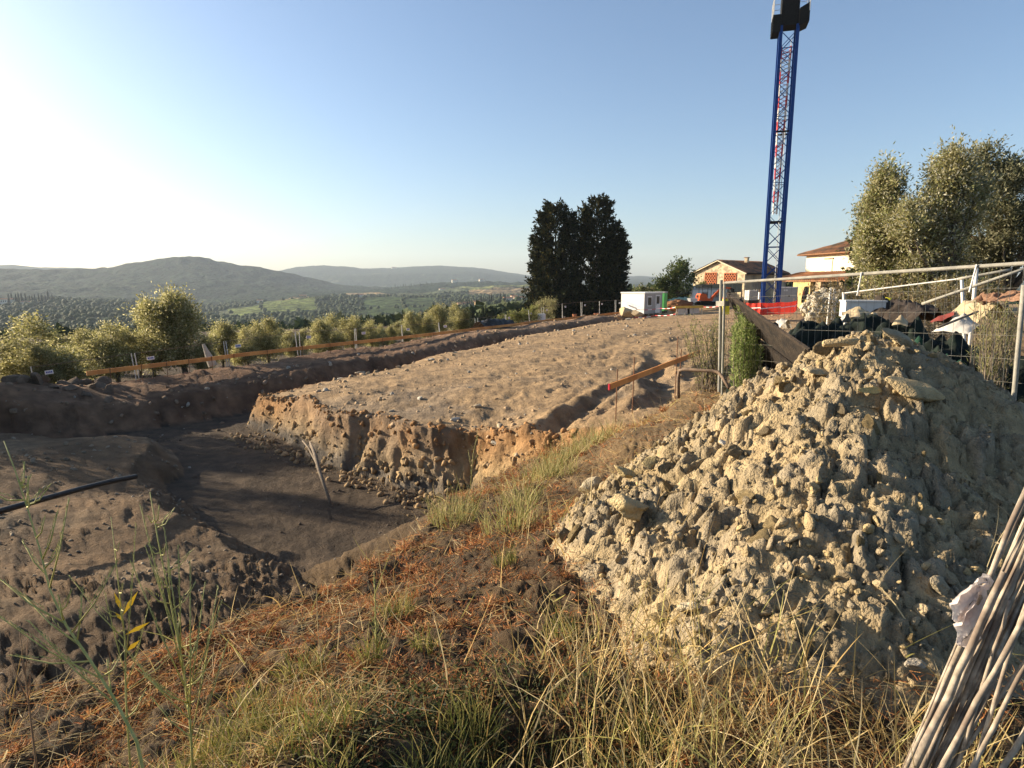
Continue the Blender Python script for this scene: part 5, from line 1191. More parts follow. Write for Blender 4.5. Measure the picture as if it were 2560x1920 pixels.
# olive trees just left of the view, whose shade falls over the cut
for i, (x, y, s) in enumerate(((-21.5, 20.0, 1.0), (-25, 24.5, 1.15), (-22, 13.5, 0.85), (-28, 18.5, 1.2), (-19.0, 9.5, 0.62))):
    o = dup(protos[i % 4], (x, y, gz(x, y)), i * 1.3, s * 1.05); o['label'] = 'olive tree standing on the berm outside the cut'; o['group'] = 'olive trees on the left berm'
# pale bushes at the fence near the cypresses
def bush(label, u, v, Y, w_, h_, pal, seed, n=2500, leaf=0.12, name='bush', asp=0.4, up=0.3, vb=None, cat='bush'):
    r = np.random.default_rng(seed); p = at(u, v, Y) if vb is None else at(u, vb, Y); z = gz(p.x, p.y)
    t = thing(name, label, cat, (p.x, p.y, z if vb is None else min(z, p.z)))
    tree_parts(t, [(0, 0, h_ * 0.5, w_, w_, h_ * 0.45, 26), (w_ * 0.3, 0, h_ * 0.75, w_ * 0.5, w_ * 0.5, h_ * 0.25, 8)], r, h_ * 0.3, 0.04, 0.22 * h_ ** 0.5, n, leaf, leaf * asp, pal, up=up, limbs=6)
    return t
PAL_PALE = [(0.24, 0.22, 0.10), (0.30, 0.26, 0.13), (0.20, 0.20, 0.08), (0.34, 0.31, 0.17)]
PAL_YG = [(0.20, 0.21, 0.06), (0.26, 0.25, 0.09), (0.15, 0.17, 0.05)]
def fit_bush(label, u, vtop, Y, halfpx, pal, seed, **kw):
    p = at(u, vtop, Y); z = gz(p.x, p.y); return bush(label, u, vtop, Y, halfpx * Y / F_PX, max(0.5, (p.z - z)), pal, seed, **kw)
fit_bush('round pale olive bush at the foot of the left cypress', 545, 298, 66, 14, PAL_PALE, 31, n=5000)
for i, (u, v) in enumerate(((500, 316), (512, 313), (522, 311), (531, 309))): fit_bush('yellow green vine bush in the row behind the fence', u, v, 56, 9, PAL_YG, 40 + i, n=1500)['group'] = 'vine bushes behind the fence'

# cypresses
def cypress(label, u, vtop, Y, half, seed, tips, name='cypress_tree', n=33000, pal=PAL_CYP, base_v=None, k_=1.0):
    r = np.random.default_rng(seed); p = at(u, vtop, Y); z = gz(p.x, p.y) if base_v is None else at(u, base_v, Y).z; H = p.z - z
    t = thing(name, label, 'tree', (p.x, p.y, z)); W = half * Y / F_PX
    m = MB(); m.tube([(0, 0, -0.3), (0, 0, H * 0.5), (0, 0, H * 0.93)], [0.35, 0.22, 0.04], 8)
    Cs = []
    for (dx, frac, wd) in [(0, 1.0, 1.0)] + tips:
        k = int(520 * wd * frac); tt = r.random(k) ** 1.05; zz = H * frac * (0.03 + 0.97 * tt)
        prof = wd * W * (np.clip(1 - tt, 0, 1) ** 0.62) * (0.7 + 0.3 * smooth(0, 0.08, tt)) * (0.8 + 0.4 * r.random(k)) + 0.12
        a = r.uniform(0, 6.28, k); q = (0.35 + 0.65 * np.sqrt(r.random(k))) * prof
        Cs.append(np.stack([dx * W * (0.45 + 0.55 * tt) + q * np.cos(a), q * np.sin(a), zz], 1))
    C = np.concatenate(Cs); per = n // len(C); idx = np.repeat(np.arange(len(C)), per); nn = len(idx)
    rad = C * np.array([1, 1, 0]); rad = unit(rad)
    axis = unit(rad * 0.8 + np.array([0, 0, 0.75]) + 0.25 * r.normal(size=C.shape))       # sprays sweep up and out
    tt = r.random((nn, 1)); Pp = C[idx] + axis[idx] * tt * 1.3 * k_ + r.normal(size=(nn, 3)) * 0.17 * k_ * (1.1 - tt)
    D = unit(axis[idx] + 0.6 * r.normal(size=(nn, 3)))
    sun_tint = (C[:, 0] < 0)[idx] & (r.random(nn) < 0.3)  # sunlight on the left half put into the leaf colours
    cols = pick_cols(pal, nn, r, 0.3); cols[sun_tint] = cols[sun_tint] * np.array([1.7, 1.35, 0.9])
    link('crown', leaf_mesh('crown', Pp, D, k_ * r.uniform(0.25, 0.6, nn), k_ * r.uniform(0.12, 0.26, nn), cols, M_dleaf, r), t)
    m.build('trunk', M_trunk, t, smooth_shade=True); return t
cypress('dark cypress tree with several tips, left of the pair behind the fence', 556, 208, 86, 27, 51, [(-0.16, 1.02, 0.13), (0.12, 1.0, 0.12), (-0.35, 0.93, 0.55), (0.45, 0.9, 0.6), (-0.6, 0.72, 0.5)])
cypress('dark cypress tree with one broad top, right of the pair by the cabin', 598, 203, 87, 29, 52, [(0.02, 1.03, 0.12), (0.25, 0.98, 0.14), (0.9, 0.62, 0.2), (0.5, 0.8, 0.6), (-0.3, 0.95, 0.5), (0.72, 0.7, 0.45)])
cypress('dense dark cypress hidden behind the big olive trees by the farmhouse', 882, 190, 30, 24, 53, [], n=15000, k_=0.38, pal=[(0.03, 0.045, 0.018), (0.045, 0.06, 0.02)])

# small tree and scrub by the stone house
def big_tree(label, lobes_px, Y, base, seed, n, leaf, pal, name='tree', clump=0.4, asp=0.5, trunk=(1.5, 0.15), shell=0.5, limbs=10):
    """lobes given as (u, v, half width px, half height px, clumps) at distance Y"""
    r = np.random.default_rng(seed); u0, v0 = base; p0 = at(u0, v0, Y); z = gz(p0.x, p0.y); t = thing(name, label, 'tree', (p0.x, p0.y, z))
    lobes = []
    for (u, v, hw, hh, k) in lobes_px:
        yy = Y + r.uniform(-0.5, 0.5) * hw * Y / F_PX; p = at(u, v, yy); lobes.append((p.x - p0.x, yy - p0.y, p.z - z, hw * Y / F_PX, hw * Y / F_PX, hh * Y / F_PX, k))
    tree_parts(t, lobes, r, trunk[0], trunk[1], clump, n, leaf, leaf * asp, pal, limbs=limbs, shell=shell); return t
big_tree('slender green walnut tree left of the stone house', [(676, 275, 11, 9, 22), (684, 268, 6, 6, 10), (664, 284, 9, 8, 16), (690, 280, 5, 5, 7), (675, 289, 20, 8, 26)], 88, (678, 302), 61, 5200, 0.34, PAL_GREEN, clump=0.7, shell=0.3)
for i, (u, v, hw) in enumerate(((640, 287, 12), (655, 285, 10), (668, 289, 10), (700, 285, 9), (708, 288, 8))):
    fit_bush('bushy green scrub in the hedge behind the cabin and digger', u, v, 98, hw, PAL_GREEN + PAL_PALE[:2], 70 + i, n=2600, leaf=0.3)['group'] = 'hedge behind the site cabin'
# big olives on the right
big_tree('big olive tree nearest the farmhouse with a loose silvery top', [(880, 218, 18, 22, 40), (890, 189, 13, 13, 20), (878, 252, 17, 26, 44), (896, 250, 22, 34, 60), (905, 285, 36, 16, 40), (882, 178, 8, 6, 7), (868, 240, 8, 20, 14)], 17.5, (880, 330), 81, 30000, 0.105, PAL_OLIVE_R + [(0.17, 0.19, 0.06)], name='olive_tree', clump=0.30, asp=0.36, limbs=26)
big_tree('tallest big olive tree with a pale feathery peak above the fence', [(930, 215, 28, 28, 46), (950, 180, 18, 20, 26), (955, 158, 11, 11, 11), (925, 258, 30, 34, 64), (950, 290, 34, 16, 34), (965, 205, 20, 24, 30), (905, 222, 14, 16, 16)], 16.6, (940, 330), 82, 37000, 0.105, PAL_OLIVE_R, name='olive_tree', clump=0.28, asp=0.34, limbs=34)
big_tree('dark grey green olive tree at the far right behind the orange netting', [(990, 190, 22, 26, 36), (1012, 200, 22, 24, 32), (985, 235, 28, 30, 44), (1025, 240, 24, 30, 34), (984, 160, 9, 10, 8), (1008, 172, 9, 9, 8), (975, 262, 28, 18, 24)], 18.5, (1000, 330), 83, 30000, 0.115, [(0.16, 0.155, 0.08), (0.22, 0.21, 0.115), (0.32, 0.31, 0.20), (0.11, 0.115, 0.06)], name='olive_tree', clump=0.28, asp=0.36, limbs=24)
# bush at the fence post and pale weeds
def wand_bush(label, u, Y, vb, stems, pal, seed, leaf=0.03, per=120, name='bush', mat=M_leaf, spread=0.03, asp=0.4, cat='bush'):
    """upright shoots set with small leaves; stems = (u base, u top, v top)"""
    r = np.random.default_rng(seed); p0 = at(u, vb, Y); z0 = gz(p0.x, p0.y); t = thing(name, label, cat, (p0.x, p0.y, z0 - 0.05))
    m = MB(); Ps, Ds = [], []
    for (ub, ut, vt) in stems:
        yb = Y + r.uniform(-0.25, 0.25); b = at(ub, vb, yb); b.z = min(b.z, gz(b.x, yb)); e = at(ut, vt, yb + r.uniform(-0.1, 0.1))
        c = b.lerp(e, 0.5) + Vector((r.uniform(-.05, .05), r.uniform(-.05, .05), 0)); o0 = Vector(t.location)
        m.tube([b - o0, c - o0, e - o0], [0.008, 0.006, 0.002], 4, False)
        tt = r.random(per) ** 0.7; pt = np.array([(b if k < 0.5 else c).lerp(c if k < 0.5 else e, (k * 2) % 1.0) - o0 for k in tt])
        ax_ = np.array((e - b).normalized())
        side = unit(r.normal(size=(per, 3))); Ps.append(pt + side * spread * r.random((per, 1)) * (1.25 - tt[:, None])); Ds.append(unit(ax_ * 0.9 + side * 0.8))
    Pp, D = np.concatenate(Ps), np.concatenate(Ds); n = len(Pp)
    link('foliage', leaf_mesh('foliage', Pp, D, leaf * r.uniform(0.6, 1.4, n), leaf * asp, pick_cols(pal, n, r), mat, r), t)
    m.build('stems', M_trunk if mat is M_leaf else M_bark, t, kind=None); return t
rg = random.Random(12)
st = []
for k in range(46):
    ub = rg.uniform(737, 757); ut = ub + rg.gauss(0, 7); ut = min(max(ut, 733), 765); vt = 312 + abs(ut - 741) * 0.9 * (1 if ut > 741 else 2) + rg.uniform(0, 45) * rg.random()
    st.append((ub, ut, vt))
st += [(738, 737, 306), (744, 747, 306), (750, 752, 314), (757, 762, 322), (752, 757, 330)]
wand_bush('upright bright green bush growing at the near fence post', 745, 9.3, 378, st, [(0.22, 0.28, 0.085), (0.28, 0.33, 0.12), (0.15, 0.21, 0.065), (0.34, 0.37, 0.15)], 5, leaf=0.06, per=200, spread=0.085, asp=0.26)
st = []
for k in range(46):
    ub = rg.uniform(700, 728); st.append((ub, ub + rg.gauss(-4, 11), rg.uniform(314, 345)))
wand_bush('airy pale green weeds left of the fence post', 716, 10.6, 360, st, [(0.24, 0.235, 0.09), (0.30, 0.28, 0.12), (0.18, 0.19, 0.07)], 6, leaf=0.035, per=60, spread=0.10, name='weed_clump', cat='weeds')
st = [(rg.uniform(975, 1018), rg.uniform(972, 1024), rg.uniform(298, 330)) for _ in range(70)]
wand_bush('tall pale yellow grass clump round the tubular post', 998, 7.2, 352, st, [(0.34, 0.31, 0.13), (0.28, 0.27, 0.10), (0.40, 0.36, 0.18)], 8, leaf=0.06, per=46, spread=0.06, asp=0.14, name='grass_clump', cat='grass')
st = [(rg.uniform(800, 1000), rg.uniform(800, 1010), rg.uniform(276, 298)) for _ in range(120)]
wand_bush('dry twiggy undergrowth beneath the big olive trees', 905, 15.0, 312, st, [(0.26, 0.19, 0.09), (0.20, 0.17, 0.07), (0.34, 0.28, 0.17)], 9, leaf=0.08, per=70, spread=0.22, asp=0.25, name='undergrowth', cat='undergrowth')
# ---------------------------------------------------------------- loose stones on the ground
def gzv(X, Y): return -terrain(X, Y)[0]
def stones_on_ground():
    r = np.random.default_rng(77)
    def sample(n, r0, r1, az0=-44, az1=34):
        R = np.exp(r.uniform(math.log(r0), math.log(r1), n)); A = np.radians(r.uniform(az0, az1, n)); return R * np.sin(A), R * np.cos(A), R
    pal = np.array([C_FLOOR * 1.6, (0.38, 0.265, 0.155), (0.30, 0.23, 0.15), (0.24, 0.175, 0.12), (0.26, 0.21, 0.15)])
    for tagn, n, r0, r1, sub, k in (('gravel', 5000, 6.5, 21, 1, 0.0026), ('far_gravel', 9000, 20, 62, 0, 0.0030)):
        X, Y, R = sample(n, r0, r1); h, which, dp, hp0, df, off = terrain(X, Y)
        edge = (which == 1) & (dp > -2.2)
        crest = (which == 3) & (df > -1.5)
        cl = fbm(X * 0.8, Y * 0.8, oct=3, seed=78)
        keep = (pile_h(X, Y) <= 0) & (r.random(n) < np.where(which == 2, 0.25, np.where(edge | crest, 0.7, 0.10 + 0.6 * smooth(0.0, 0.45, cl)))) & (off < 2)
        X, Y, R, h, which, edge, crest = (a[keep] for a in (X, Y, R, h, which, edge, crest))
        S = R * k * (0.25 + 1.5 * r.random(len(X)) ** 4) * np.where(edge | crest, 1.5, 1.0)
        S = np.minimum(S, 0.17)
        C = pal[which] * r.uniform(0.75, 1.35, (len(X), 1)); gl = r.random(len(X)) < 0.12; C[gl] = np.array([0.42, 0.37, 0.30]) * r.uniform(0.8, 1.1, (gl.sum(), 1))
        tn = crest & (Y > 38) | (edge & (r.random(len(X)) < 0.5)); C[tn] = np.array([0.44, 0.31, 0.19]) * r.uniform(0.8, 1.2, (tn.sum(), 1))
        Pp = np.stack([X, Y, -h - S * 0.1], 1)
        o = link('gravel', scatter_mesh('gravel', [rock_shape(sub, 700 + s, 0.35, 5, 0.75) for s in range(8)], Pp, S, M_clod, C, seed=5), kind='stuff')
        tag(o, 'loose stones and gravel strewn over the cut and platform' if sub else 'distant gravel strewn over the platform and far bank', 'gravel')
    # fallen clods at the foot of the earth face and along the notch
    t = r.random(1500) ** 0.7; bx = -9.9 + t * 10.6; by = 23.2 - t * 9.3; X = bx + r.normal(size=1500) * 0.3 - 0.75; Y = by + r.normal(size=1500) * 0.3 - 0.85
    S = 0.015 + 0.10 * r.random(1500) ** 4; Pp = np.stack([X, Y, gzv(X, Y) + S * 0.2], 1)
    C = np.array([0.34, 0.235, 0.13]) * r.uniform(0.7, 1.25, (1500, 1))
    Pp, S, C = Pp[:800], S[:800], C[:800]
    o = link('fallen_clods', scatter_mesh('fallen_clods', [rock_shape(1, 720 + s, 0.4, 4, 0.85) for s in range(6)], Pp, S, M_clod, C, seed=6), kind='stuff'); tag(o, 'fallen clods along the foot of the earth face', 'clods')
stones_on_ground()
def face_stones():
    r = np.random.default_rng(79); n = 14000
    X = r.uniform(-10.8, 1.5, n); Y = r.uniform(12.5, 25, n); h, which, dp, hp0, df, off = terrain(X, Y)
    k = (which == 1) & (dp > -0.3) & (dp < 1.2); X, Y, h, hp0 = X[k][:2200], Y[k][:2200], h[k][:2200], hp0[k][:2200]; n = len(X)
    t = smooth(0.1, 1.3, h - hp0)[:, None]; C = (C_FACE1 * (1 - t) + C_FACE2 * t) * r.uniform(0.75, 1.2, (n, 1))
    S = 0.016 + 0.13 * r.random(n) ** 4
    o = link('face_stones', scatter_mesh('face_stones', [rock_shape(1, 740 + s, 0.35, 7, 0.85) for s in range(8)], np.stack([X, Y, -h], 1), S, M_clod, C, seed=8), kind='stuff'); tag(o, 'stones and lumps stuck in the orange brown earth face', 'stones')
    n = 9000; R = np.exp(r.uniform(math.log(6), math.log(22), n)); A = np.radians(r.uniform(-46, -8, n)); X, Y = R * np.sin(A), R * np.cos(A); h, which, *_ = terrain(X, Y)
    k = (which == 4) & (r.random(n) < 0.12 + 0.8 * smooth(0.0, 0.35, fbm(X * 0.6, Y * 0.6, oct=3, seed=80))); X, Y, R, h = X[k][:3000], Y[k][:3000], R[k][:3000], h[k][:3000]; n = len(X)
    S = R * 0.0022 * (0.3 + 2.2 * r.random(n) ** 4); C = np.array([0.27, 0.215, 0.15]) * r.uniform(0.6, 1.5, (n, 1))
    o = link('berm_stones', scatter_mesh('berm_stones', [rock_shape(0, 760 + s, 0.3, 5, 0.5) for s in range(8)], np.stack([X, Y, -h], 1), S, M_clod, C, seed=10), kind='stuff'); tag(o, 'flat stones and clods littering the left berm', 'stones')
face_stones()
SL = 'pale stone lying on the edge of the platform'; SG = 'stones on the platform edge'
for i, (u, v, Y, s, lab) in enumerate(((362, 372.5, 27.6, 0.42, 'rounded grey boulder on the platform edge beside the trench'), (339, 378, 26.2, 0.2, None), (398, 362, 29.5, 0.24, None), (430, 356, 31, 0.26, None), (392, 412, 18.2, 0.15, None), (420, 398, 19.6, 0.16, None), (478, 402, 17.8, 0.2, None), (455, 418, 16.8, 0.2, None), (500, 415, 15.6, 0.2, None), (494, 428, 15, 0.14, None), (518, 426, 14.2, 0.15, None), (512, 440, 13.4, 0.16, None), (455, 352, 32.8, 0.2, None), (470, 384, 20.5, 0.14, None))):
    stone('boulder' if lab else 'stone', lab or SL, 'boulder' if lab else 'stone', u, v, Y, (s, s * 0.8, s * 0.6), C_PALE if i % 2 else (0.38, 0.31, 0.22), 520 + i, group=None if lab else SG, rot=(0, 0, i))
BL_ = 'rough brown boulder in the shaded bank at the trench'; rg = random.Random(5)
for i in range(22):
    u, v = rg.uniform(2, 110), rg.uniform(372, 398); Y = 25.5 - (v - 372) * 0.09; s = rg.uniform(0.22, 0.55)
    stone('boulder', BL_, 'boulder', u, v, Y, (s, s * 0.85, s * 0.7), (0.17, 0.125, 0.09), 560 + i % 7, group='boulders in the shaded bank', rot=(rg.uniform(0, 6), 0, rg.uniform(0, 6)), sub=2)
# slabs and odd stones on the heap
for i, (u, v, Y, s, c, rot, lab) in enumerate((
        (895, 352, 5.0, (0.20, 0.13, 0.10), (0.36, 0.29, 0.19), (0.5, 0.3, 0.6), 'flat grey slab in shade near the top of the heap'),
        (915, 391, 4.35, (0.21, 0.12, 0.09), (0.44, 0.33, 0.18), (0.4, 0.2, 0.2), 'tan slab with a sunlit corner on the shaded side of the heap'),
        (872, 404, 4.4, (0.11, 0.05, 0.05), (0.52, 0.39, 0.17), (0.1, 0.1, 0.2), 'bright yellow elongated stone at the edge of the heap shadow'),
        (842, 380, 4.9, (0.15, 0.08, 0.06), (0.46, 0.35, 0.20), (0.2, 0.1, 2.9), 'long flat tan slab under the top of the heap'),
        (815, 405, 4.8, (0.19, 0.1, 0.06), (0.44, 0.34, 0.20), (0.3, 0.1, 0.4), 'broad yellowish ledge of clay high on the heap'),
        (592, 484, 6.0, (0.17, 0.13, 0.13), (0.40, 0.33, 0.22), (0, 0, 0.3), 'rounded pale boulder with a grey patch at the left foot of the heap'),
        (625, 522, 5.0, (0.12, 0.09, 0.09), (0.46, 0.36, 0.19), (0.3, 0.5, 0.2), 'squarish tan stone resting against the leaning flat one'),
        (646, 522, 4.9, (0.07, 0.11, 0.13), (0.40, 0.31, 0.16), (0.6, 0.2, 0.9), 'smooth flat stone leaning on edge at the left of the heap'),
        (628, 545, 4.3, (0.17, 0.15, 0.14), (0.47, 0.365, 0.20), (0.2, 0.2, 1.2), 'big crumbly yellow clod at the left foot of the heap'),
        (690, 633, 3.0, (0.085, 0.055, 0.04), (0.46, 0.39, 0.27), (0.5, 0.3, 2.4), 'pale wedge shaped slab among the dry grass'),
        (912, 675, 2.45, (0.065, 0.05, 0.05), (0.36, 0.31, 0.24), (0.3, 0.2, 0.4), 'grey stone with a pale edge beside the canes'),
        (940, 600, 2.85, (0.08, 0.06, 0.05), (0.34, 0.28, 0.19), (0.2, 0.4, 0.1), 'dark rounded clod in the shade beside the plastic bag'),
        (720, 476, 4.7, (0.06, 0.05, 0.05), (0.62, 0.56, 0.46), (0.4, 0.3, 0.8), 'whitish angular stone on the sunlit flank of the heap'),
        (736, 690, 2.5, (0.075, 0.06, 0.055), (0.44, 0.34, 0.18), (0.4, 0.3, 0.8), 'yellow clod with a fissure at the bottom of the heap'))):
    stone('heap_stone', lab, 'stone', u, v, Y, tuple(1.15 * q for q in s), c, 600 + i, rot=rot, sub=3, cuts=12, rough=0.16 if i != 8 else 0.4, sink=0.55)

# ---------------------------------------------------------------- grass and weeds on the near bank
M_grass = material('grass_blades', (0.85, 0.85, 0.85), (1.15, 1.15, 1.15), scale=6, rough=0.7, attr='col', trans=0.3, spec=0.2)
def blade_mesh(name, B, D, L, W, bend, cols, r, segs=3):
    n = len(B); side = unit(np.cross(D, r.normal(size=(n, 3)))); g = unit(r.normal(size=(n, 3)) * np.array([1, 1, 0.2]) - np.array([0, 0, 0.5]))
    L = np.broadcast_to(L, n)[:, None]; W = np.broadcast_to(W, n)[:, None]; bend = np.broadcast_to(bend, n)[:, None]
    rows = []
    for k in range(segs):
        t = k / segs; p = B + D * L * t + g * bend * L * t * t; wd = W * (1 - 0.75 * t) / 2; rows += [p - side * wd, p + side * wd]
    rows.append(B + D * L + g * bend * L)
    V = np.stack(rows, 1); nv = 2 * segs + 1
    f = []
    for k in range(segs - 1): f += [(2 * k, 2 * k + 1, 2 * k + 3), (2 * k, 2 * k + 3, 2 * k + 2)]
    f.append((2 * segs - 2, 2 * segs - 1, 2 * segs))
    F = (np.array(f)[None] + (np.arange(n) * nv)[:, None, None]).reshape(-1, 3)
    return mesh_from(name, V.reshape(-1, 3), F, M_grass, False, np.repeat(cols, nv, 0))
def bank_points(n, y0, y1, r, dens=None, x0=-3.2, x1=3.6, heap=0.12, edge=1.5):
    Y = np.exp(r.uniform(math.log(y0), math.log(y1), n * 4)); X = r.uniform(-0.95, 0.95, n * 4) * Y; k = (X > x0) & (X < x1); X, Y = X[k], Y[k]
    k = (sd_poly(X, Y, BANK) < edge) & (pile_h(X, Y) < heap); X, Y = X[k], Y[k]
    if dens is not None: k = r.random(len(X)) < dens(X, Y); X, Y = X[k], Y[k]
    X, Y = X[:n], Y[:n]
    return np.stack([X, Y, gzv(X, Y) + np.maximum(0, pile_h(X, Y)) * 0.9], 1)
PAL_STRAW = [(0.46, 0.33, 0.13), (0.52, 0.40, 0.19), (0.40, 0.27, 0.10), (0.58, 0.47, 0.26)]
PAL_RUST = [(0.41, 0.155, 0.052), (0.44, 0.21, 0.078), (0.26, 0.10, 0.045), (0.42, 0.27, 0.12), (0.20, 0.11, 0.06)]
PAL_GRASS = [(0.16, 0.165, 0.04), (0.24, 0.225, 0.065), (0.11, 0.125, 0.03), (0.34, 0.28, 0.10)]
def near_plants():
    r = np.random.default_rng(44)
    up = np.array([0, 0, 1.0])
    rust_d = lambda X, Y: smooth(-0.25, 0.2, fbm(X * 0.9 + 3, Y * 0.9, oct=3, seed=301)) * smooth(2.1, 0.2, np.abs(sd_poly(X, Y, BANK))) + 0.18
    dark_d = lambda X, Y: smooth(0.9, 0.3, np.hypot(X - 0.02, (Y - 2.05) * 0.9))
    B = bank_points(48000, 1.75, 12, r, rust_d); n = len(B)
    D = unit(r.normal(size=(n, 3)) * np.array([1, 1, 0.55]) + up * 0.35); s = 0.6 + 0.16 * B[:, 1]
    tag(link('rust_weeds', blade_mesh('rust_weeds', B, D, s * r.uniform(0.02, 0.085, n), s * 0.0055, 0.5, pick_cols(PAL_RUST, n, r, 0.3), r, 2), kind='stuff'), 'low rust coloured dried weeds matted along the bank', 'weeds')
    # low domes of dead rust coloured plants
    Q = bank_points(170, 1.8, 11, r, rust_d); m = 150; idx = np.repeat(np.arange(len(Q)), m); n = len(idx); rad = (0.03 + 0.06 * r.random(len(Q))) * (0.8 + 0.12 * Q[:, 1])
    d = unit(r.normal(size=(n, 3))); d[:, 2] = np.abs(d[:, 2]); B = Q[idx] + d * rad[idx][:, None] * r.random((n, 1)) * np.array([1.3, 1.3, 0.9])
    D = unit(d + 0.6 * r.normal(size=(n, 3))); s = 0.6 + 0.16 * B[:, 1]; tone = np.clip(1 + 0.25 * r.normal(size=len(Q)), 0.5, 1.5)
    tag(link('rust_tufts', blade_mesh('rust_tufts', B, D, s * r.uniform(0.015, 0.05, n), s * 0.005, 0.4, pick_cols(PAL_RUST, n, r, 0.3) * tone[idx][:, None], r, 2), kind='stuff'), 'bushy tufts of dead rust coloured weeds along the bank', 'weeds')
    # fine tangle of flattened straw
    B = bank_points(8500, 1.75, 13, r, lambda X, Y: 0.15 + smooth(-0.2, 0.3, fbm(X * 0.8, Y * 0.8, oct=3, seed=302))); n = len(B); B[:, 2] += r.uniform(0.0, 0.05, n)
    D = unit(r.normal(size=(n, 3)) * np.array([1, 1, 0.25]) + up * 0.12); s = 0.7 + 0.1 * B[:, 1]
    tag(link('flattened_straw', blade_mesh('flattened_straw', B, D, s * r.uniform(0.06, 0.3, n), s * 0.0032, r.uniform(-0.1, 0.5, n), pick_cols(PAL_STRAW + PAL_RUST[1:2], n, r, 0.25), r), kind='stuff'), 'flattened straw tangled over the bank', 'straw')
    # standing dry grass at the foot of the heap
    def straw_d(X, Y): return np.maximum.reduce([smooth(0.95, 0.2, np.hypot(X - 0.62, (Y - 2.25) * 0.7)), 0.8 * smooth(0.55, 0.1, np.hypot(X - 1.6, Y - 1.95)), 0.5 * smooth(0.7, 0.2, np.hypot(X - 0.3, Y - 5.2)), 0.6 * smooth(0.8, 0.2, np.hypot(X - 0.25, Y - 7.2)), 0.5 * smooth(1.6, 0.3, np.hypot(X - 3.2, Y - 10.6)), 0.45 * smooth(1.0, 0.2, np.hypot(X - 1.1, Y - 8.6)), 0.5 * smooth(1.0, 0.2, np.hypot(X - 2.1, Y - 9.7)), 0.04 + 0 * X])
    B = bank_points(3200, 1.7, 12.5, r, straw_d, heap=0.5, x1=4.6); n = len(B)
    D = unit(r.normal(size=(n, 3)) * np.array([0.5, 0.5, 0.1]) + up)
    tag(link('dry_grass', blade_mesh('dry_grass', B, D, r.uniform(0.12, 0.5, n) * np.where(B[:, 1] > 9, 0.8, 1), (0.0045 + 0.005 * r.random(n) ** 2) * (0.8 + 0.08 * B[:, 1]), r.uniform(0, 0.55, n), pick_cols(PAL_STRAW + [(0.36, 0.33, 0.11)], n, r, 0.2), r, 4), kind='stuff'), 'tall straw yellow grass standing at the foot of the heap', 'grass')
    # green tufts
    def tufts(centres, per, lmin, lmax, w_, name, lab, pal, spread=0.07, lean=0.45):
        Bs, Ds, Ls = [], [], []
        for (x, y, k) in centres:
            m = int(per * k); a = r.uniform(0, 6.28, m); q = spread * np.sqrt(r.random(m)) * (0.5 + k); X, Y = x + q * np.cos(a), y + q * np.sin(a)
            Bs.append(np.stack([X, Y, gzv(X, Y) + np.maximum(0, pile_h(X, Y))], 1)); Ds.append(unit(np.stack([np.cos(a), np.sin(a), np.zeros(m)], 1) * lean * r.random((m, 1)) + r.normal(size=(m, 3)) * 0.15 + up)); Ls.append(r.uniform(lmin, lmax, m) * (0.6 + 0.4 * k))
        B, D, Ls = map(np.concatenate, (Bs, Ds, Ls)); n = len(B)
        tag(link(name, blade_mesh(name, B, D, Ls, w_ * r.uniform(0.6, 1.3, n), r.uniform(0.1, 0.6, n), pick_cols(pal, n, r, 0.25), r, 4), kind='stuff'), lab, 'grass')
    c = []
    for (u, v, Y) in ((205, 705, 2.15), (250, 660, 2.6), (235, 690, 2.3), (160, 720, 2.05), (300, 640, 2.9), (290, 735, 2.0), (220, 740, 1.95), (370, 655, 2.9), (425, 640, 3.0), (480, 745, 1.95), (470, 700, 2.2), (540, 745, 1.9), (600, 750, 1.9), (640, 700, 2.2), (335, 720, 2.1), (560, 640, 3.1), (120, 745, 1.95), (60, 745, 1.95), (505, 560, 4.4), (398, 605, 3.6), (275, 690, 2.35), (515, 755, 1.85), (330, 760, 1.85), (440, 760, 1.85)):
        p = at(u, v, Y); c.append((p.x, p.y, r.uniform(0.5, 1.1)))
    tufts(c, 130, 0.06, 0.24, 0.005, 'green_grass', 'fresh green grass tufts sprouting on the bank', PAL_GRASS)
    c = []
    for (u, v, Y) in ((448, 512, 6.4), (455, 520, 6.2), (540, 470, 8.0), (548, 455, 8.4), (560, 445, 8.8), (575, 440, 8.8), (590, 432, 9.2), (520, 500, 6.6), (605, 430, 9.4), (510, 530, 5.6), (560, 465, 7.8)):
        p = at(u, v, Y); c.append((p.x, p.y, r.uniform(0.8, 1.3)))
    tufts(c, 130, 0.15, 0.5, 0.008, 'pale_grass', 'pale green grass clumps on the slope between the cut and the heap', [(0.28, 0.26, 0.09), (0.34, 0.31, 0.13), (0.20, 0.21, 0.06), (0.42, 0.35, 0.17)], spread=0.16)
    # creeping dark weeds, massed to deepen the shade of the hollow
    B = bank_points(11000, 1.6, 3.4, r, lambda X, Y: np.maximum(dark_d(X, Y), 0.5 * smooth(0.5, 0.2, np.hypot(X + 0.75, Y - 2.4)))); n = len(B); B[:, 2] += r.random(n) * 0.04
    D = unit(r.normal(size=(n, 3)) * np.array([1, 1, 0.5]) + up * 0.4)
    tag(link('creeping_weeds', leaf_mesh('creeping_weeds', B, D, r.uniform(0.014, 0.036, n), r.uniform(0.007, 0.014, n), pick_cols([(0.05, 0.065, 0.025), (0.07, 0.085, 0.035), (0.10, 0.10, 0.04), (0.035, 0.045, 0.02)], n, r, 0.3), M_leaf, r), kind='stuff'), 'dark creeping weeds in the hollow at the foot of the bank', 'weeds')
near_plants()

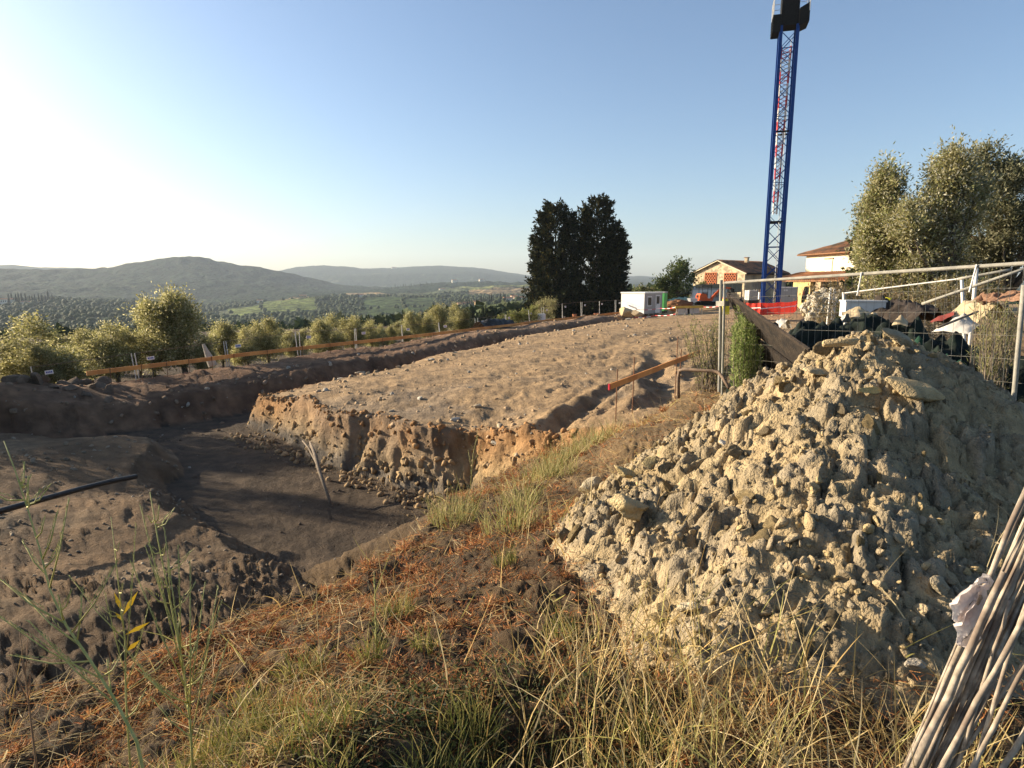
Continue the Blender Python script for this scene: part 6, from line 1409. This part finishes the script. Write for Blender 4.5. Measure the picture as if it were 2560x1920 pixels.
M_stem = material('weed_stem', (0.34, 0.33, 0.10), (0.46, 0.43, 0.17), scale=20, rough=0.7, trans=0.1)
M_stemb = material('weed_stem_brown', (0.20, 0.11, 0.06), (0.28, 0.17, 0.09), scale=20, rough=0.8)
M_ywleaf = material('yellow_leaf', (0.60, 0.40, 0.03), (0.52, 0.33, 0.03), scale=20, rough=0.6, trans=0.3)
def weed(label, stem, branches, seed, r0=0.006, mat=None, pods=True, leaves=(), nb=0, blen=0.22):
    """stem: (u, v, Y) from foot to tip; branches: (fraction along the stem, u, v of the tip)"""
    r = random.Random(seed); P_ = [at(*q) for q in stem]; b = P_[0].copy(); zg = gz(b.x, b.y); b.z = min(b.z, zg); t = thing('weed', label, 'weed', b); P_[0] = Vector((P_[0].x, P_[0].y, b.z))
    mat = mat or M_stem; n = len(P_)
    def along(f):
        x = f * (n - 1); k = min(int(x), n - 2); return P_[k].lerp(P_[k + 1], x - k)
    MB().tube([p - b for p in P_], [r0 * (1 - 0.72 * i / (n - 1)) for i in range(n)], 6).build('stem', mat, t, smooth_shade=True)
    tips = [(f, at(u, v, along(f).y + r.uniform(-0.08, 0.08))) for (f, u, v) in branches]
    for k in range(nb):
        f = r.uniform(0.12, 0.9); d = Vector((r.uniform(-1, 1), r.uniform(-1, 1), r.uniform(0.5, 1.4))).normalized(); tips.append((f, along(f) + d * blen * (1.2 - f) * r.uniform(0.5, 1.3)))
    pm = MB()
    for (f, e) in tips:
        a = along(f); c = a.lerp(e, 0.5) + Vector((0, 0, -0.02))
        MB().tube([a - b, c - b, e - b], [r0 * 0.5, r0 * 0.4, r0 * 0.22], 5).build('branch', mat, t, smooth_shade=True)
        if pods:
            m = int((e - a).length / 0.018)
            for k in range(m):
                q = a.lerp(e, 0.3 + 0.7 * k / max(1, m)); d = (e - a).normalized(); s = Vector((r.uniform(-1, 1), r.uniform(-1, 1), 0.3)).normalized()
                pm.tube([q - b, q - b + d * 0.016 + s * 0.006], [r0 * 0.28, r0 * 0.1], 3, False)
    if pm.n: pm.build('seed_pods', mat, t, kind='stuff')
    for (f, u, v, L, ang) in leaves:
        a = along(f); e = at(u, v, a.y); d = (e - a).normalized(); s = d.cross(Vector((0, 1, 0.3))).normalized()
        MB().add([tuple(q - b) for q in (a, a.lerp(e, .5) + s * 0.009, e, a.lerp(e, .5) - s * 0.009)], [(0, 1, 2, 3)]).build('leaf', M_ywleaf, t)
    return t
weed('tall branching green weed leaning out over the left berm', [(150, 772, 1.78), (137, 742, 1.8), (115, 700, 1.84), (90, 660, 1.88), (66, 625, 1.92), (50, 590, 1.96), (40, 550, 2.0), (28, 510, 2.04), (15, 470, 2.08), (4, 441, 2.1)],
     [(0.56, 69, 498), (0.64, 58, 510), (0.70, 45, 516), (0.79, 41, 489), (0.86, 28, 485), (0.33, 10, 655), (0.28, -10, 610), (0.45, -5, 575), (0.2, 28, 620), (0.42, 118, 560), (0.38, 20, 592)], 3, 0.0062, nb=14)
weed('upright green weed with many thin stalks beside the branching one', [(192, 770, 1.95), (190, 720, 1.97), (182, 660, 2.0), (170, 600, 2.02), (158, 540, 2.05), (150, 492, 2.07)],
     [(0.35, 140, 505), (0.30, 164, 527), (0.42, 178, 545), (0.25, 205, 582), (0.2, 190, 560), (0.28, 222, 600), (0.15, 218, 585), (0.5, 145, 545), (0.3, 130, 560), (0.2, 118, 640), (0.6, 168, 560), (0.12, 228, 640)], 4, 0.005, nb=22)
weed('tan stalked weed with yellow leaves between the two green weeds', [(128, 765, 2.0), (126, 700, 2.02), (125, 640, 2.04), (118, 580, 2.06), (111, 517, 2.08)], [(0.4, 136, 523), (0.35, 104, 590), (0.3, 150, 600), (0.5, 69, 575)], 5, 0.004, mat=M_stem, nb=8,
     leaves=((0.62, 114, 592, 0.1, 0), (0.60, 138, 591, 0.1, 0), (0.52, 150, 622, 0.1, 0), (0.58, 115, 612, 0.1, 0), (0.45, 140, 640, 0.1, 0)))
weed('dark red brown stalk in the matted weeds at the left', [(35, 770, 1.8), (32, 730, 1.82), (26, 680, 1.84), (18, 620, 1.86)], [(0.5, 8, 650), (0.4, 45, 690)], 6, 0.004, mat=M_stemb, nb=4)
weed('single green fleabane stalk on the bank above the cut', [(377, 660, 2.9), (376, 625, 2.92), (375, 595, 2.94), (374, 572, 2.96)], [], 7, 0.005, nb=26, blen=0.05)
weed('thin straw seed stalk bending over the dark hollow', [(330, 700, 2.3), (322, 670, 2.32), (318, 630, 2.34), (316, 582, 2.36)], [(0.6, 300, 615)], 8, 0.003, mat=material('straw_stem', (0.44, 0.31, 0.14), (0.5, 0.37, 0.18), scale=9), nb=2)
MS = bpy.data.materials['straw_stem']
weed('pair of dry stalks with bristly heads on the bank', [(380, 690, 2.5), (392, 650, 2.52), (400, 620, 2.54), (408, 588, 2.56)], [(0.5, 412, 560)], 9, 0.003, mat=MS, nb=1)
weed('long dry stem arching in front of the heap', [(800, 735, 2.1), (775, 690, 2.15), (745, 630, 2.25), (715, 570, 2.4)], [], 10, 0.003, mat=MS, nb=0)
weed('bleached dry stalks rising from the grass before the heap', [(590, 750, 2.0), (596, 690, 2.05), (612, 630, 2.1), (624, 575, 2.15)], [(0.6, 636, 560), (0.4, 560, 620), (0.3, 650, 640), (0.5, 585, 590)], 11, 0.003, mat=MS, nb=5)
weed('tall thin grass stalk with a reddish base on the slope by the notch', [(470, 478, 8.0), (473, 455, 8.05), (478, 430, 8.1)], [(0.4, 482, 445), (0.3, 468, 450)], 12, 0.006, nb=3)

# ---------------------------------------------------------------- cane bundle and bag
cb = thing('cane_bundle', 'leaning bundle of grey dry canes beside the heap', 'canes', at(905, 792, 1.82)); c0 = Vector(cb.location)
r = random.Random(8)
def cane(a, b, rad, i):
    n = 9; pts_ = []; rs = []
    for k in range(n):
        t = k / (n - 1); p = a.lerp(b, t) + Vector((r.uniform(-1, 1), r.uniform(-1, 1), r.uniform(-1, 1))) * 0.003; pts_.append(p - c0); rs.append(rad * (1.16 if k % 2 else 1.0) * (1 - 0.25 * t))
    MB().tube(pts_, rs, 7).build('cane', M_cane, cb, smooth_shade=True)
for i in range(26):
    f = i / 25; a = at(896 + 48 * f + r.uniform(-4, 4), 790, 1.82 + r.uniform(-0.03, 0.06)); b = at(1030 + 46 * f + r.uniform(-6, 6), 486 + 20 * f, 1.95 + r.uniform(-0.04, 0.06)); cane(a, b, r.uniform(0.004, 0.010), i)
for i, (u0, v0, u1, v1, rad) in enumerate(((930, 790, 1062, 545, 0.009), (955, 800, 1060, 600, 0.0075), (965, 795, 1040, 560, 0.0065), (985, 800, 1070, 655, 0.009), (1000, 815, 1075, 700, 0.011), (950, 790, 1010, 600, 0.006), (940, 785, 1075, 590, 0.006))):
    cane(at(u0, v0, 1.7 + 0.02 * i), at(u1, v1, 1.72 + 0.02 * i), rad, i)
cane(at(914, 768, 1.76), at(1005, 572, 1.84), 0.012, 0)
M_bag = material('thin_white_bag', (0.74, 0.70, 0.66), (0.66, 0.57, 0.54), scale=14, rough=0.5, trans=0.45, bump=0.5, bscale=30)
bag = thing('plastic_bag', 'knotted white plastic bag with a pink tinge tied to the canes', 'bag', at(982, 583, 1.88)); b0_ = Vector(bag.location)
def bag_lobe(name, ctl, widths):
    V = []; n = 14; m = 15; k_ = len(ctl)
    for i in range(n):
        t = i / (n - 1) * (k_ - 1); q = min(int(t), k_ - 2); f = t - q; p = ctl[q].lerp(ctl[q + 1], f); w_ = widths[q] * (1 - f) + widths[q + 1] * f
        d = (ctl[q + 1] - ctl[q]).normalized(); s = d.cross(Vector((0.1, 1, 0.15))).normalized(); nn = d.cross(s)
        for j in range(m):
            x = j / (m - 1) * 2 - 1; cr_ = 0.42 * w_ * math.sin(x * 4.2 + i * 0.55) + 0.2 * w_ * math.sin(x * 9 + i * 1.7) + 0.5 * w_ * (1 - x * x)
            V.append(tuple(p - b0_ + s * x * w_ * (1 + 0.12 * math.sin(i * 1.9 + x * 3)) - nn * cr_ + d * w_ * 0.15 * math.sin(x * 6 + i)))
    F = [(i * m + j, i * m + j + 1, (i + 1) * m + j + 1, (i + 1) * m + j) for i in range(n - 1) for j in range(m - 1)]
    MB().add(V, F).build(name, M_bag, bag, smooth_shade=True)
bag_lobe('flap', [at(980, 585, 1.88), at(974, 588, 1.88), at(967, 600, 1.88), at(962, 613, 1.87), at(958, 622, 1.86)], [0.012, 0.018, 0.03, 0.034, 0.02])
bag_lobe('flap', [at(981, 586, 1.88), at(980, 600, 1.88), at(974, 620, 1.86), at(968, 636, 1.85), at(962, 646, 1.84)], [0.012, 0.022, 0.036, 0.04, 0.022])
bag_lobe('knot', [at(976, 584, 1.87), at(981, 580, 1.87), at(987, 577, 1.87), at(990, 584, 1.87), at(984, 588, 1.87)], [0.008, 0.013, 0.014, 0.012, 0.008])
# ---------------------------------------------------------------- far woods, cypress rows and houses
def far_woods():
    r = np.random.default_rng(21)
    N = 90000; A = np.radians(r.uniform(-46, 26, N)); R = np.exp(r.uniform(math.log(135), math.log(3000), N)); X, Y = R * np.sin(A), R * np.cos(A)
    C, wood = land_colour(X, Y); is_ol = (np.abs(C[:, 0] - C[:, 1]) < 0.02) & (wood == 0)
    keep = (wood > 0) & (r.random(N) < np.where(R < 1000, 0.2, 0.34)) & (R < 1650) | is_ol & (r.random(N) < 0.06) & (R < 1200)
    X, Y, R, C = X[keep][:15000], Y[keep][:15000], R[keep][:15000], C[keep][:15000]
    S = (1.8 + 2.2 * r.random(len(X))) * (1 + R / 5200); Z = -h_far(X, Y) + S * 0.45
    cols = np.array([0.032, 0.045, 0.020]) * r.uniform(0.9, 1.6, (len(X), 1)) + np.array([0.012, 0.010, 0.003]) * r.random((len(X), 1))
    def shape(sub, s):
        V, F = ICO[sub]; f = 1 + 0.45 * fbm(V[:, 0] * 1.9 + s, V[:, 1] * 1.9, V[:, 2] * 1.9, oct=3, seed=s); return V * f[:, None] * np.array([1, 1, 0.95]), F
    near = R < 650; dropn = np.nonzero(near)[0][2300:]; kk_ = np.ones(len(R), bool); kk_[dropn] = False; X, Y, Z, R, S, cols, near = (a[kk_] for a in (X, Y, Z, R, S, cols, near))
    for nm, k, sub in (('near_wood', near, 2), ('far_wood', ~near, 0)):
        if sub:
            def tuft(s):
                q = np.random.default_rng(s); m = 44; d = unit(q.normal(size=(m, 3))); d[:, 2] = np.abs(d[:, 2]) * 1.1 - 0.25; c = d * (0.75 + 0.4 * q.random((m, 1))); dd = unit(d + 0.7 * q.normal(size=(m, 3))); sd_ = unit(np.cross(dd, q.normal(size=(m, 3)))); L = 0.42 + 0.35 * q.random((m, 1))
                VV = np.stack([c - dd * L * 0.3, c + sd_ * L * 0.5, c + dd * L * 0.7, c - sd_ * L * 0.5], 1).reshape(-1, 3); b_ = np.arange(m) * 4
                return VV, np.concatenate([np.stack([b_, b_ + 1, b_ + 2], 1), np.stack([b_, b_ + 2, b_ + 3], 1)])
            protos_ = [tuft(s) for s in range(5)]
        else: protos_ = [shape(sub, 10 + s) for s in range(5)]
        o = link('woodland', scatter_mesh('woodland', protos_, np.stack([X, Y, Z], 1)[k], S[k], M_dleaf, cols[k], seed=3), kind='stuff')
        tag(o, 'mixed dark green woodland covering the nearer valley slopes' if sub else 'distant woodland covering the hills across the valley', 'woodland')
far_woods()
def far_ground(u, r):
    k = (u - CX) / F_PX; y = r / math.sqrt(1 + k * k); return Vector((k * y, y, -float(h_far(np.array([k * y]), np.array([y]))[0])))
V, F = ICO[2]; tt = (V[:, 2] + 1) / 2
cv = V * (1 + 0.25 * fbm(V[:, 0] * 3, V[:, 1] * 3, V[:, 2] * 6, oct=3, seed=8))[:, None] * np.stack([0.9 * (1 - 0.45 * tt), 0.9 * (1 - 0.45 * tt), 0 * tt + 5.0], 1) + np.array([0, 0, 4.8])
cyp_me = mesh_from('far_cypress', cv, F, M_dleaf, True, np.repeat(np.array([[0.018, 0.026, 0.014]]), len(cv), 0))
rg = random.Random(4)
def row(n, u0, u1, r0, r1, s0, s1, label, group):
    for i in range(n):
        f = (i + rg.uniform(-0.3, 0.3)) / max(1, n - 1); p = far_ground(u0 + (u1 - u0) * f, r0 + (r1 - r0) * f + rg.uniform(-15, 15)); s = rg.uniform(s0, s1)
        o = link('cypress_tree', cyp_me, None, p); o.scale = (s * rg.uniform(0.9, 1.5), s * 1.2, s); tag(o, label, 'tree', group)
row(34, 442, 508, 790, 830, 0.8, 1.35, 'distant dark cypress in the row beside the valley villas', 'cypresses by the valley villas')
row(16, 208, 252, 560, 600, 0.45, 0.7, 'small dark cypress below the green terraced field', 'cypresses below the terraced field')
row(14, 14, 56, 1330, 1350, 1.2, 2.0, 'tall dark tree round the house on the left hill', 'trees round the left hill house')
row(22, 374, 432, 2250, 2350, 0.9, 1.6, 'tiny cypress along the far ridge road', 'cypresses along the ridge road')
M_fw = material('far_house_wall', (0.70, 0.64, 0.52), (0.62, 0.56, 0.45), scale=0.2, rough=0.9); M_fo = material('far_house_ochre', (0.55, 0.38, 0.20), rough=0.9); M_fr = material('far_house_roof', (0.30, 0.15, 0.085), rough=0.9)
def far_house(u, r_, w_, d_, h_, label, mat=None, rot=0.3):
    p = far_ground(u, r_); t = thing('house', label, 'house', p - Vector((0, 0, 0.5)), rot)
    MB().box(-w_ / 2, -d_ / 2, -2, w_ / 2, d_ / 2, h_).build('wall', mat or M_fw, t)
    MB().add([(-w_ / 2 - .5, -d_ / 2 - .5, h_), (w_ / 2 + .5, -d_ / 2 - .5, h_), (w_ / 2 + .5, d_ / 2 + .5, h_), (-w_ / 2 - .5, d_ / 2 + .5, h_), (-w_ / 2 - .5, 0, h_ + d_ * 0.22), (w_ / 2 + .5, 0, h_ + d_ * 0.22)], [(0, 1, 5, 4), (2, 3, 4, 5), (0, 4, 3), (1, 2, 5), (0, 3, 2, 1)]).build('roof', M_fr, t)
    for k in range(int(w_ // 3)): MB().box(-w_ / 2 + 1 + k * 3, -d_ / 2 - 0.1, h_ * 0.5, -w_ / 2 + 2.2 + k * 3, -d_ / 2 - 0.004, h_ * 0.8).build('window', M_void, t)
for a in ((360, 1430, 22, 10, 7, 'large pale villa among trees above the dark vineyards'), (305, 1500, 16, 9, 6, 'pale farmhouse above the green terraced field', M_fo), (443, 1850, 18, 9, 5, 'long white farm building on the olive hill'), (462, 800, 10, 8, 6, 'ochre villa at the near end of the cypress row', M_fo), (468, 830, 9, 8, 5, 'low pale house just behind the ochre villa'),
          (478, 815, 9, 8, 5, 'pale house in the middle of the cypress row', M_fo), (508, 830, 12, 8, 4.5, 'white house at the far end of the cypress row'), (514, 850, 8, 8, 6, 'tall white house behind the end of the cypress row'), (519, 835, 14, 8, 4, 'low white house nearest the big dark cypress pair'), (396, 5050, 40, 20, 9, 'white hamlet high on the far ridge'), (482, 2500, 20, 10, 7, 'pale house on the crest right of the olive hill'), (455, 2450, 18, 10, 9, 'small white tower house on the wooded crest'), (11, 1340, 20, 10, 8, 'white house among tall trees on the left hill'), (30, 1320, 12, 8, 4, 'small pale building below the left hill house'), (262, 1480, 12, 8, 5, 'lone pale farmhouse on the left edge of the terraced field')):
    far_house(*a)

# ---------------------------------------------------------------- haze over the valley
def haze_box():
    m = bpy.data.materials.new('haze'); m.use_nodes = True; t = m.node_tree; t.nodes.clear()
    o = t.nodes.new('ShaderNodeOutputMaterial'); v = t.nodes.new('ShaderNodeVolumePrincipled')
    v.inputs['Color'].default_value = (0.74, 0.86, 1.0, 1); v.inputs['Density'].default_value = 0.00009; v.inputs['Anisotropy'].default_value = 0.1
    t.links.new(v.outputs[0], o.inputs['Volume'])
    h = MB().box(-7200, -300, -135, 7200, 6900, 330).build('haze', m); h['kind'] = 'stuff'; tag(h, 'thin pale haze hanging over the whole valley', 'haze')
haze_box()
